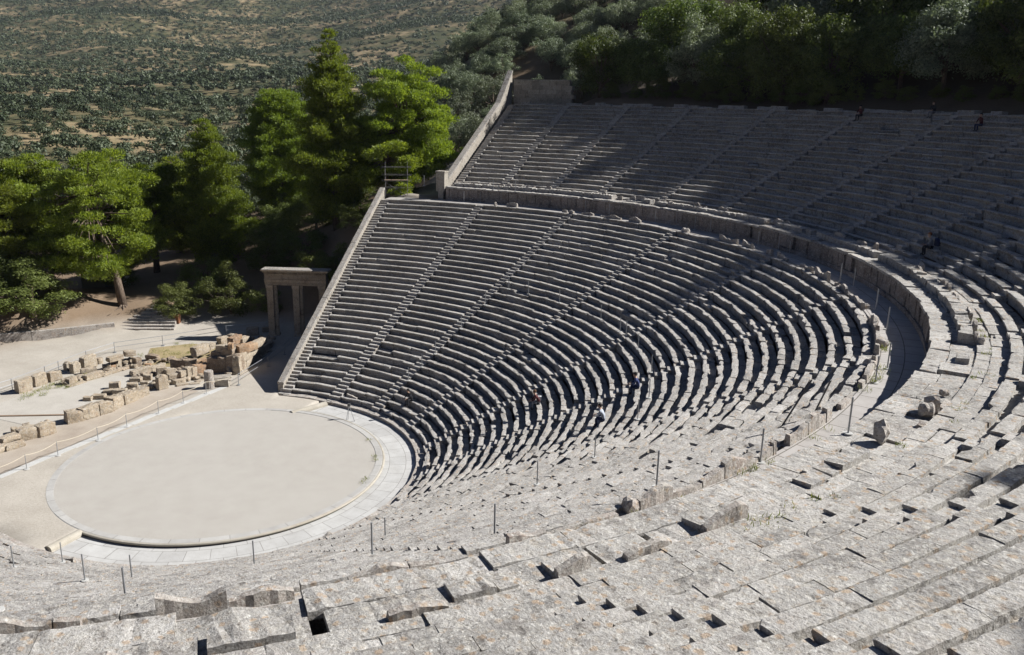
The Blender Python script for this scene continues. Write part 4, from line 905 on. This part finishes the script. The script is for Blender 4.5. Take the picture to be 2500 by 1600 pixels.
rubble_wall([(-15.9, 6.6), (-15.6, 8.6), (-14.6, 10.6), (-14.0, 12.2)], .7, .2, M['ruin'], 'low tan rubble footing along the front wall by the column drum', 2)
rubble_wall([(-18.6, 9.0), (-17.4, 11.4), (-16.4, 13.6)], .7, .25, M['ruin_brown'], 'brown rubble footing crossing the middle of the stage ruins', 3)
rubble_wall([(-20.4, 13.4), (-18.4, 14.4), (-16.8, 15.2)], .35, .35, M['ruin_brown'], 'brown rubble edge below the dry grass plot', 4)
rubble_wall([(-12.4, 13.6), (-13.4, 17.4), (-14.8, 21.2), (-16.4, 23.4)], .7, .5, M['ruin'], 'tan rubble core of the ramp wall leading to the gateway', 5)
rubble_wall([(-17.0, 16.6), (-17.6, 19.6), (-18.2, 22.6)], .8, .3, M['ruin_brown'], 'tumbled rubble between the dry grass plot and the gateway', 6)
rubble_wall([(-15.2, -6.0), (-15.4, -2.6), (-15.6, -.6)], .6, .25, M['ruin'], 'low tan rubble footing of the front wall at the left edge', 7)
rubble_wall([(-17.2, 5.0), (-16.8, 7.2)], .8, .15, M['ruin'], 'small heap of pale rubble inside the stage floor', 8)
# column drum
dr = empty('column_drum', (-11.53, 10.55, 0), 'short fluted grey column drum standing beside the rope fence', 'column drum')
N = 60; V = []
for z in (-.02, 1.42, 1.46):
    for k in range(N):
        t = 2 * math.pi * k / N; r = .36 + .022 * abs(math.sin(t * 10)) - (.03 if z > 1.44 else 0) - .01 * z; V.append((-11.53 + r * math.cos(t), 10.55 + r * math.sin(t), z))
F = [(q * N + k, q * N + (k + 1) % N, (q + 1) * N + (k + 1) % N, (q + 1) * N + k) for q in range(2) for k in range(N)] + [tuple(range(2 * N, 3 * N))]
pmesh('shaft', V, F, M['podium'], dr)
stone('stone_block', (-11.35, 10.95), (-10.35, 11.45), .62, .75, 0, M['dressed'], 'neat squared pale block just right of the column drum', 'stone', None, 900, .3)
stone('flat_slab', (-11.5, 11.0), (-10.5, 12.0), .10, .9, .60, M['dressed'], 'thin pale slab laid on the neat block beside the column drum', 'stone', None, 901, .4)
# pale paving strip and plinth slabs under the rope fence
mb = MB(); y = -22.0
while y < 9.6:
    L = rng.uniform(1.4, 2.2); mb.box((-10.62 - .06 * (y + 8) / 17 + rng.normal(0, .01), y + L / 2, -.03), (.55, L - .02, .08), .055); y += L
tag(mb.build('paving_strip', M['strip'], origin=(-10.6, -6, 0)), kind='structure')
def sheet(name, pts, z, mat, z2=None):
    n = len(pts); c = np.mean(pts, 0); V = [(c[0], c[1], z)] + [(p[0], p[1], z) for p in pts]; F = [(0, 1 + k, 1 + (k + 1) % n) for k in range(n)]
    return tag(pmesh(name, V, F, mat), kind='structure')
M['soilstrip'] = earth('brown_soil', (.33, .275, .22), (.40, .34, .275), (.45, .395, .33), .6)
M['drygrass'] = earth('dry_grass_soil', (.25, .21, .10), (.35, .27, .15), (.42, .34, .20), .9, .3)
M['cement'] = earth('pale_cement', (.41, .375, .325), (.46, .425, .37), (.51, .475, .42), .8)
M['gravel'] = earth('yard_gravel', (.45, .41, .35), (.51, .47, .40), (.56, .52, .45), .4)
sheet('soil_strip', [(-14.2, -22), (-11.0, -22), (-10.8, -8), (-11.2, 3), (-11.7, 9.5), (-14, 10), (-15.2, 6), (-14.4, -4)], .010, M['soilstrip'])
sheet('stage_floor', [(-15.4, 6.6), (-15.0, -.5), (-16.5, -1.6), (-22.6, -2.0), (-22.8, 2.5), (-21.7, 6), (-20.6, 9), (-18.6, 9.5)], .014, M['cement'])
sheet('dry_grass_plot', [(-22.6, 14.2), (-20.5, 11.8), (-18.2, 13.2), (-17.4, 17.5), (-19.4, 20.2), (-22.4, 19.0), (-24.4, 16.2)], .018, M['drygrass'])
mb = MB(); mb.tube([(-22.4, -2.9, .05), (-15.2, 1.55, .05)], .07, 6); tag(mb.build('timber_edging', M['wood'], origin=(-18, 0, 0)), 'dark timber edging crossing the stage floor at the left edge', 'edging')
# -- rope fence
def post(name, x, y, z, h, label, cat, group, rad=.022, base=.17, mat='steel', cap=False):
    e = empty(name, (x, y, z), label, cat, group)
    mb = MB(); mb.tube([(x, y, z), (x, y, z + h)], rad, 8); mb.build('shaft', M[mat], e)
    mb = MB(); mb.tube([(x, y, z), (x, y, z + .035)], base, 14); mb.build('base', M['strip'] if mat == 'steel' else M[mat], e); return e
for i, (x, y) in enumerate(ROPE): post('rope_stanchion', x, y, 0, 1.0, f'grey stanchion of the rope fence before the orchestra, {ORD[i]} from the left', 'stanchion', 'stanchions of the rope fence')
mb = MB(); pr = [(-10.1, -9.2)] + ROPE
for (x0, y0), (x1, y1) in zip(pr[:-1], pr[1:]):
    P_ = [(x0 + (x1 - x0) * t, y0 + (y1 - y0) * t, .95 - .5 * .30 * 4 * t * (1 - t)) for t in np.linspace(0, 1, 9)]; mb.tube(P_, .022, 6, False)
tag(mb.build('fence_rope', M['rope'], origin=(-10.3, 0, .9)), 'pale rope slung between the stanchions before the orchestra', 'rope')
def railing(pts, label, hs=(.95, .52), zfun=lambda x, y: 0.0):
    e = empty('metal_railing', (pts[0][0], pts[0][1], 0), label, 'railing')
    for x, y in pts:
        z = zfun(x, y); mb = MB(); mb.tube([(x, y, z - .02), (x, y, z + 1.0)], .028, 8); mb.tube([(x, y, z - .02), (x, y, z + .05)], .16, 12); mb.build('post', M['steel'], e)
    for h in hs:
        mb = MB(); mb.tube([(x, y, zfun(x, y) + h) for x, y in pts], .022, 8); mb.build('rail', M['steel'], e)
railing(RAIL, 'long two bar metal railing curving behind the stage ruins to the gateway')
railing(RAIL2, 'slanting two bar metal railing along the ramp wall right of the ruins')
# -- barrier poles on the walkway edge and on the stairways
poles = []
for x, y, z in POLES:
    z = surf(x, y); r, ph = inv(x, y); poles.append((x, y, z, r, ph))
edge = sorted([p for p in poles if p[3] > 36.2], key=lambda p: -p[4]); low = [p for p in poles if p[3] <= 36.2]
for i, p in enumerate(edge): post('barrier_pole', p[0], p[1], p[2], 1.08, f'thin grey metal pole at the walkway between the tiers, {ORD[i]} along from the scaffold', 'pole', 'barrier poles', .026, .13)
grp = {}
for p in low: grp.setdefault(min(range(12), key=lambda k: abs(LSTAIR[k] - p[4])), []).append(p)
for k, L in grp.items():
    for i, p in enumerate(sorted(L, key=lambda p: p[3])):
        wh = 'lowest' if i == 0 else f'{ORD[i]} from the bottom'
        post('barrier_pole', p[0], p[1], p[2], 1.08, f'grey metal pole at the {ORD[k]} lower stairway after the wall stairway, {wh}', 'pole', 'barrier poles', .026, .13)
# -- gateway
gp, gu = np.array([-17.95, 24.88]), np.array([.9205, .3908]); gn = np.array([.3908, -.9205])
gw = empty('stone_gateway', (gp[0], gp[1], 0), 'tall tan stone gateway with two openings beside the lower end wall', 'gateway', None, math.atan2(gu[1], gu[0]))
def gl(parts, name, mat='gate'):
    mb = MB(); rz = math.atan2(gu[1], gu[0])
    for (s, t, z), d in parts:
        c = gp + gu * s - gn * t; mb.box((c[0], c[1], z), d, rz)
    o = mb.build(name, M[mat], gw); b = o.modifiers.new('b', 'BEVEL'); b.width = .02; b.segments = 2; return o
for s in (.42, 2.98, 5.54):
    gl([((s, .45, 2.42), (.64, .80, 4.90)), ((s, .45, .10), (.80, .96, .24)), ((s, .45, 4.98), (.76, .92, .26)), ((s, .45, 4.80), (.70, .86, .10))], 'pier')
for s in (.42, 2.98):
    c = gp + gu * (s + .46) - gn * .38; mb = MB(); N = 24; V = []; zs_ = np.linspace(.2, 4.82, 24)
    for z in zs_:
        for k in range(N):
            t = 2 * math.pi * k / N; r = .20 + .016 * abs(math.sin(6 * t)) - .012 * z * .4 + rng.normal(0, .006); V.append((c[0] + r * math.cos(t) + (.05 * math.sin(z * 7) if s < 1 and k % 5 == 0 else 0), c[1] + r * math.sin(t), z))
    F = [(q * N + k, q * N + (k + 1) % N, (q + 1) * N + (k + 1) % N, (q + 1) * N + k) for q in range(len(zs_) - 1) for k in range(N)]; mb.add(V, F); mb.build('half_column', M['gate'], gw)
    gl([((s + .46, .38, .12), (.46, .52, .22))], 'column_base'); gl([((s + .46, .38, 4.95), (.46, .56, .20))], 'column_capital')
gl([((2.98, .45, 5.25), (6.02, .84, .30)), ((2.98, .45, 5.52), (6.08, .90, .24)), ((2.98, .45, 5.66), (6.16, .98, .06))], 'architrave')
gl([((2.98, .45, 5.96), (6.04, .86, .54))], 'frieze')
gl([((s, -.035, 6.30), (.085, .12, .11)) for s in np.arange(0.02, 6.0, .155)] + [((2.98, .47, 6.30), (6.06, .84, .13))], 'dentil_course')
gl([((2.98, .45, 6.43), (6.36, 1.16, .12)), ((2.98, .45, 6.55), (6.60, 1.40, .12))], 'cornice')
gl([((2.98, .45, 6.645), (6.52, 1.32, .07))], 'roof_slabs', 'coping')
# -- steps, kerb and terrace by the big pine
st = empty('stone_steps', (-30.2, 20.6, 0), 'rough stone steps with eight treads climbing beside the bare pine roots', 'steps')
dv = np.array([-.52, .855]); dv /= np.linalg.norm(dv); pv = np.array([dv[1], -dv[0]])
for i in range(8):
    wl_, wr_ = 2.9 - .34 * i - (.2 if i > 4 else 0), 3.1 - .10 * i; c0 = np.array([-30.15, 20.45]) + dv * .62 * i; mb = MB()
    s = -wl_
    while s < wr_ - .05:
        s1 = min(wr_, s + rng.uniform(.8, 1.6)); c = c0 + pv * (s + s1) / 2; mb.box((c[0] + rng.normal(0, .02), c[1] + rng.normal(0, .02), .09 + .178 * i - .2), (s1 - s - .015, .52, .58 + rng.normal(0, .012)), math.atan2(pv[1], pv[0])); s = s1
    mb.build('step', M['podium'], st)
kb = empty('kerb_wall', (-33, 18.9, 0), 'low curved stone kerb wall edging the yard left of the steps', 'kerb')
kp = [(-32.5, 19.1), (-34.6, 15.8), (-36.5, 13.0), (-38.2, 10.9), (-40.8, 8.6), (-44, 6.4), (-48, 4.6)]
for (a, b) in zip(kp[:-1], kp[1:]):
    a, b = np.array(a), np.array(b); c = (a + b) / 2; mb = MB(); mb.box((c[0], c[1], .17), (np.linalg.norm(b - a) - .02, .46, 1.16), math.atan2(*(b - a)[::-1])); mb.build('kerb_stone', M['podium'], kb)
def bx(parts, name, mat, parent, rz=0):
    mb = MB()
    for c, d in parts:
        x, y, z = c; cc, ss = math.cos(rz), math.sin(rz); l = parent.location; mb.box((l[0] + x * cc - y * ss, l[1] + x * ss + y * cc, l[2] + z), d, rz)
    return mb.build(name, M[mat], parent)
z0 = float(ground(-43, 26.5)[0]); kq = empty('ticket_kiosk', (-43, 26.5, z0), 'small dark kiosk with flat grey roof half hidden under the big pines', 'kiosk')
bx([((0, 0, 1.2), (3.6, 2.6, 2.5))], 'walls', 'hutwall', kq, .7); bx([((0, 0, 2.52), (4.4, 3.3, .14))], 'roof', 'roofgrey', kq, .7); bx([((1.0, -1.33, 1.0), (.8, .05, 2.0))], 'door', 'darksteel', kq, .7); bx([((-.8, -1.33, 1.5), (1.1, .05, .9))], 'window', 'white', kq, .7)
z0 = float(ground(-40.3, 27.6)[0]); ch = empty('garden_chair', (-40.3, 27.6, z0), 'white plastic garden chair standing beside the kiosk under the pines', 'chair')
bx([((0, 0, .43), (.5, .5, .05))], 'seat', 'white', ch, .5); bx([((0, .25, .72), (.5, .05, .55))], 'backrest', 'white', ch, .5)
for sx in (-.22, .22):
    bx([((sx * 1.15, 0, .66), (.05, .5, .04)), ((sx * 1.15, -.22, .54), (.04, .04, .24))], 'armrest', 'white', ch, .5)
    for sy in (-.22, .22): bx([((sx, sy, .21), (.05, .05, .44))], 'leg', 'white', ch, .5)
z0 = float(ground(-29.0, 24.4)[0]) ; z0 = float(ground(-28.7, 23.6)[0]); bn_ = empty('litter_bin', (-28.7, 23.6, z0), 'orange brown wooden litter bin below the low bush by the steps', 'bin')
bx([((0, 0, .45), (.52, .52, .86))], 'body', 'binc', bn_, .4); bx([((0, 0, .93), (.60, .60, .07))], 'lid', 'binc', bn_, .4); bx([((0, 0, .972), (.3, .3, .02))], 'opening', 'darksteel', bn_, .4)
M['scaf'] = plain('weathered_tube', (.16, .155, .15), .7, .3)
# -- scaffold at the end of the walkway
sc = empty('scaffold_frame', (-11.6, 38.6, 12.72), 'open metal scaffold frame with cross braces at the end of the walkway', 'scaffold'); rz = .55
cx, sx_ = math.cos(rz), math.sin(rz); sp = lambda a, b, z: (-11.6 + a * cx - b * sx_, 38.6 + a * sx_ + b * cx, 12.72 + z)
for a in (-1.15, 1.15):
    for b in (-.55, .55):
        mb = MB(); mb.tube([sp(a, b, 0), sp(a, b, 3.2 + .4 * (b > 0))], .026, 8); mb.build('upright', M['scaf'], sc)
for z in (1.0, 1.7, 2.3, 3.1):
    for b in (-.55, .55): mb = MB(); mb.tube([sp(-1.5, b, z), sp(1.6, b, z)], .020, 8); mb.build('ledger', M['scaf'], sc)
    for a in (-1.15, 1.15): mb = MB(); mb.tube([sp(a, -.7, z), sp(a, .7, z)], .020, 8); mb.build('transom', M['scaf'], sc)
for q in ((-1.15, 1.15), (1.15, -1.15)): mb = MB(); mb.tube([sp(q[0], -.58, .1), sp(q[1], -.58, 1.6)], .025, 8); mb.build('brace', M['darksteel'], sc)
bx([((0, 0, 1.75), (2.5, .5, .04))], 'platform', 'wood', sc, rz)
# -- shoring props on the damaged top rows near the right
for i, (a, r, b, rr_) in enumerate(((-12.4, 36.3, -13.0, 36.9), (-14.3, 35.6, -13.6, 36.4))):
    p0, p1 = P3(r, R(a), surf(*plan(r, R(a)))), P3(rr_, R(b), 14.0); mb = MB(); mb.tube([p0, p1], .03, 8); mb.tube([p0, (p0[0], p0[1], p0[2] + .03)], .1, 8)
    tag(mb.build('shoring_prop', M['darksteel'], origin=p0), f'dark metal shoring prop on the damaged top seats, {"right" if i == 0 else "left"} one of the pair', 'prop', 'shoring props')
# -- tripod on the paved channel
tp = empty('camera_tripod', (2.35, 10.35, -.2), 'small dark tripod standing on the paved channel by the far seats', 'tripod')
for k in range(3):
    a = k * 2.094 + .4; mb = MB(); mb.tube([(2.35 + .38 * math.cos(a), 10.35 + .38 * math.sin(a), -.2), (2.35 + .03 * math.cos(a), 10.35 + .03 * math.sin(a), .98)], .02, 6); mb.build('leg', M['steel'], tp)
mb = MB(); mb.box((2.35, 10.35, 1.08), (.20, .16, .20), .3); mb.build('head', M['darksteel'], tp)
# -- loose stones on the benches and the walkway edge
def lump(name, x, y, z, r, mat, label, group, seed):
    g = np.random.default_rng(seed); bm = bmesh.new(); bmesh.ops.create_icosphere(bm, subdivisions=2, radius=1)
    ax = g.uniform(.6, 1.2, 3) * r; ph = g.uniform(0, 6, 4)
    for v in bm.verts:
        p = np.array(v.co); p = np.sign(p) * np.abs(p) ** .8; k_ = 1 + .16 * math.sin(4 * p[0] + ph[0]) + .16 * math.sin(4.5 * p[1] + ph[1]) + g.normal(0, .05); v.co = p * ax * k_
    me = bpy.data.meshes.new(name); bm.to_mesh(me); bm.free(); o = link(name, me, mat); o.location = (x, y, z + ax[2] * .55); o.rotation_euler = (0, 0, g.uniform(0, 6)); return tag(o, label, 'stone', group)
for i in range(34):
    a = rng.uniform(-30, 88); onw = i % 2; r = rng.uniform(36.85, 37.3) if onw else rng.uniform(40.0, 40.9); x, y = plan(r, R(a)); z = max(surf(x, y), WALKZ if onw else WALLTOP + .1)
    lump('loose_stone', x, y, z, rng.uniform(.12, .30), M['podium'], 'rough loose stone lying along the ' + ('edge of the walkway' if onw else 'broken bench above the podium wall'), 'loose stones on the walkway edge' if onw else 'loose stones on the broken bench', 500 + i)
# -- grass tufts
def tufts(spots, name, label):
    C = []; 
    for x, y, z, r, n in spots:
        a = rng.uniform(0, 6.28, n); q = r * rng.random(n) ** .6; C.append(np.c_[x + q * np.cos(a), y + q * np.sin(a), z + rng.uniform(.02, .16, n)])
    C = np.concatenate(C); tag(link(name, quads_mesh(name, leaf_quads(C, rng.normal(0, .3, (len(C), 3)), .16, .12, 1.3, .35)), M['grass']), label, 'grass', None, 'stuff')
sp_ = []
for _ in range(42):
    a = rng.uniform(-32, 6); r = rng.choice([37.35, 40.75, 41.0]); x, y = plan(r + rng.normal(0, .08), R(a)); sp_.append((x, y, surf(x, y) if r > 39 else WALKZ, rng.uniform(.1, .35), int(rng.integers(10, 50))))
tufts(sp_, 'crack_grass', 'thin tufts of green grass growing behind the broken benches')
sp_ = [(rng.uniform(-23.2, -21.2), rng.uniform(1.5, 8), .0, rng.uniform(.15, .5), int(rng.integers(15, 60))) for _ in range(46)] + [(rng.uniform(-23.5, -18.5), rng.uniform(12.5, 19), 0, rng.uniform(.2, .5), int(rng.integers(10, 40))) for _ in range(60)] + [(10.0 * math.cos(a) - .35 * math.cos(a), 9.65 * math.sin(a), .0, .25, 40) for a in (.55, .6, .2, .25, .9)]
tufts(sp_, 'weed_patch', 'dry and green weeds scattered among the stage ruins')
# -- people
SK = (.50, .33, .24)
def cloth(name, c): return M.setdefault(name, plain(name, c, .85))
def person(x, y, z, face, shirt, trous, hair, label, lean=.12, stand=False, s=1.0):
    """one continuous skinned body (seated or standing), facing angle face; pelvis over (x,y); z = seat or ground height"""
    fz = np.array([math.cos(face), math.sin(face), 0]); rt = np.array([fz[1], -fz[0], 0]); up = np.array([0, 0, 1.])
    V, E, Rd = [], [], []
    def j(f, r, u, rad, par=None):
        V.append(fz * f * s + rt * r * s + up * u * s); Rd.append(rad * s)
        if par is not None: E.append((par, len(V) - 1))
        return len(V) - 1
    ph = .92 if stand else .11; le = lean
    pel = j(0, 0, ph, .135); wa = j(le * .25, 0, ph + .20, .125, pel); chs = j(le * .8, 0, ph + .40, .145, wa); nk = j(le * 1.2, 0, ph + .55, .06, chs)
    hd = j(le * 1.35 + .01, 0, ph + .64, .085, nk); hd2 = j(le * 1.4 + .015, 0, ph + .72, .10, hd); j(le * 1.38, 0, ph + .80, .075, hd2); j(le * 1.4 + .11, 0, ph + .70, .022, hd2)
    for sg in (-1, 1):
        sh = j(le * 1.0, .18 * sg, ph + .47, .065, chs)
        if stand: el = j(le + .0, .22 * sg, ph + .20, .048, sh); wr = j(le + .08, .23 * sg, ph - .04, .036, el); pm = j(le + .11, .23 * sg, ph - .12, .035, wr); df = (.01, 0, -.09)
        else: el = j(le + .10, .24 * sg, ph + .22, .048, sh); wr = j(le + .30, .14 * sg, ph + .16, .036, el); pm = j(le + .38, .12 * sg, ph + .13, .034, wr); df = (.07, -.01 * sg, -.05)
        for q in range(4): j(V[pm] @ fz / s + df[0] * (1, 1.1, 1.05, .85)[q], V[pm] @ rt / s + (q - 1.5) * .018, V[pm] @ up / s + df[2] * (1, 1.1, 1.05, .85)[q], .009, pm)
        j(V[wr] @ fz / s + .05, V[wr] @ rt / s - .045 * sg, V[wr] @ up / s - .01, .010, wr)
        hp = j(.02, .095 * sg, ph - .03, .10, pel)
        if stand: kn = j(.03, .11 * sg, .48, .062, hp); an = j(0, .11 * sg, .09, .042, kn)
        else: kn = j(.44, .13 * sg, ph + .02, .068, hp); an = j(.40, .12 * sg, ph - .40, .045, kn)
        toe = j(V[an] @ fz / s + .17, V[an] @ rt / s, V[an] @ up / s - .05, .035, an)
    me = bpy.data.meshes.new('person'); me.from_pydata([tuple(v) for v in V], E, [])
    tmp = bpy.data.objects.new('tmp', me); COL.objects.link(tmp); md = tmp.modifiers.new('s', 'SKIN'); sb = tmp.modifiers.new('u', 'SUBSURF'); sb.levels = 1; sb.render_levels = 1
    for q, sv in enumerate(me.skin_vertices[0].data): sv.radius = (Rd[q], Rd[q]); sv.use_root = (q == 0)
    dg = bpy.context.evaluated_depsgraph_get(); nm_ = bpy.data.meshes.new_from_object(tmp.evaluated_get(dg)); bpy.data.objects.remove(tmp)
    o = link('person', nm_); o.location = (x, y, z); nm_.materials.clear()
    for mt in (cloth('skin', SK), cloth('cloth_' + shirt[0], shirt[1]), cloth('cloth_' + trous[0], trous[1]), cloth('shoe_leather', (.05, .04, .035))): nm_.materials.append(mt)
    for p in nm_.polygons:
        c = np.array(p.center) / s; f_, u_ = c @ fz, c[2]; r_ = abs(c @ rt); ix = 1
        if u_ > ph + .565: ix = 0
        elif not stand and f_ > le + .2 and u_ > ph + .08 and r_ < .26: ix = 0 if f_ > le + .26 else 1
        elif stand and r_ > .20 and u_ < ph + .1: ix = 0
        elif u_ < ph + .07: ix = 2
        if u_ < (.10 if stand else ph - .36): ix = 3
        p.material_index = ix; p.use_smooth = True
    bm = bmesh.new(); bmesh.ops.create_uvsphere(bm, u_segments=14, v_segments=10, radius=.118 * s); hc = (fz * (le * 1.36 - .02) + up * (ph + .76)) * s
    bmesh.ops.delete(bm, geom=[v for v in bm.verts if v.co.z < -.03 * s and np.dot(np.array(v.co), fz) > -.02 * s], context='VERTS')
    for v in bm.verts: v.co = Vector(hc) + v.co
    hm = bpy.data.meshes.new('hair'); bm.to_mesh(hm); bm.free(); link('hair', hm, cloth('hair_' + hair[0], hair[1]), o)
    return tag(o, label, 'person', None)
BLK, NAVY, RED, GREY, BLUE, PALE = ('black', (.02, .02, .025)), ('navy', (.03, .04, .09)), ('red', (.085, .022, .024)), ('grey', (.22, .22, .23)), ('blue', (.035, .05, .14)), ('pale', (.38, .41, .46))
HB, HD = ('brown', (.10, .05, .025)), ('dark', (.02, .015, .012))
def seat_at(r, deg, fine=0): 
    x, y = plan(r, R(deg)); return x, y, surf(x, y)
def row_seat(up_, i, deg):
    r = (URr(i) if up_ else LRr(i)) + .22; x, y = plan(r, R(deg)); return x, y, (UZ(i) if up_ else LZ(i)), R(deg) + math.pi
x, y, z, f = row_seat(1, 1, 24.4); person(x, y, z, f, GREY, BLK, ('ginger', (.25, .10, .04)), 'seated person in a grey top with a dark backpack, above the podium wall', .16)
bk = empty('backpack', (x - math.cos(f) * .26, y - math.sin(f) * .26, z + .16), 'dark backpack on the back of the person in the grey top', 'backpack', None, f)
mb = MB(); l = bk.location; mb.box((l[0], l[1], l[2] + .24), (.20, .32, .46), f); o = mb.build('bag', cloth('cloth_navy', NAVY[1]), bk); b_ = o.modifiers.new('b', 'BEVEL'); b_.width = .06; b_.segments = 3
mb = MB(); mb.box((l[0] - math.cos(f) * .12, l[1] - math.sin(f) * .12, l[2] + .14), (.08, .24, .2), f); mb.build('pocket', cloth('cloth_black', BLK[1]), bk)
x, y, z, f = row_seat(1, 18, 55.6); person(x, y, z, f, RED, BLK, HD, 'person in dark red sitting on the top rows, left of the two others up there', .1)
x, y, z, f = row_seat(1, 19, 48.9); person(x, y, z, f, BLK, GREY, HB, 'person in black sitting on the topmost row beside a stairway', .1)
x, y, z, f = row_seat(1, 17, 42.6); person(x, y, z, f, RED, NAVY, HD, 'person in dark red sitting high up at the right edge of the photo', .1)
x, y, z, f = row_seat(0, 2, 66.0); person(x, y, z, f, BLK, BLK, HD, 'person all in black sitting on the third row near the orchestra', .22)
x, y, z, f = row_seat(0, 10, 28.3); person(x, y, z, f, RED, GREY, HB, 'person in a red top sitting in the middle of the lower tier', .25)
bgx, bgy = plan(LRr(10) + .25, R(30.3)); bg_ = empty('white_bag', (bgx, bgy, LZ(10)), 'white bag on the seat beside the person in the red top', 'bag'); bx([((0, 0, .14), (.32, .22, .28))], 'body', 'white', bg_, .5); bx([((0, 0, .31), (.18, .03, .06))], 'handle', 'white', bg_, .5)
x, y, z, f = row_seat(0, 18, 15.8); person(x, y, z, f, BLUE, NAVY, HD, 'person in a blue top sitting in the middle of the lower tier', .18)
x, y, z, f = row_seat(0, 16, 7.5); person(x, y, z, f, PALE, NAVY, HD, 'person in a pale top sitting below the person in the blue top', .2)

# ---------------------------------------------------------------- air
hv = np.array([(x, y, z) for x in (-3500, 3500) for y in (-3500, 3500) for z in (float(H.min()) - 1.5, max(float(H.max()) + 25, 40))])
hz = pmesh('haze', hv, [(0, 1, 3, 2), (4, 6, 7, 5), (0, 4, 5, 1), (2, 3, 7, 6), (0, 2, 6, 4), (1, 5, 7, 3)])
hm = bpy.data.materials.new('pale_air'); hm.use_nodes = True; ht = hm.node_tree; ht.nodes.clear()
ho = ht.nodes.new('ShaderNodeOutputMaterial'); hp = ht.nodes.new('ShaderNodeVolumePrincipled'); hp.inputs['Color'].default_value = (.80, .88, 1.0, 1); hp.inputs['Density'].default_value = .00005; hp.inputs['Anisotropy'].default_value = .2
ht.links.new(hp.outputs[0], ho.inputs['Volume']); hz.data.materials.append(hm); tag(hz, 'thin pale blue air over the far valley', 'haze', None, 'stuff')
scene.cycles.volume_bounces = 0
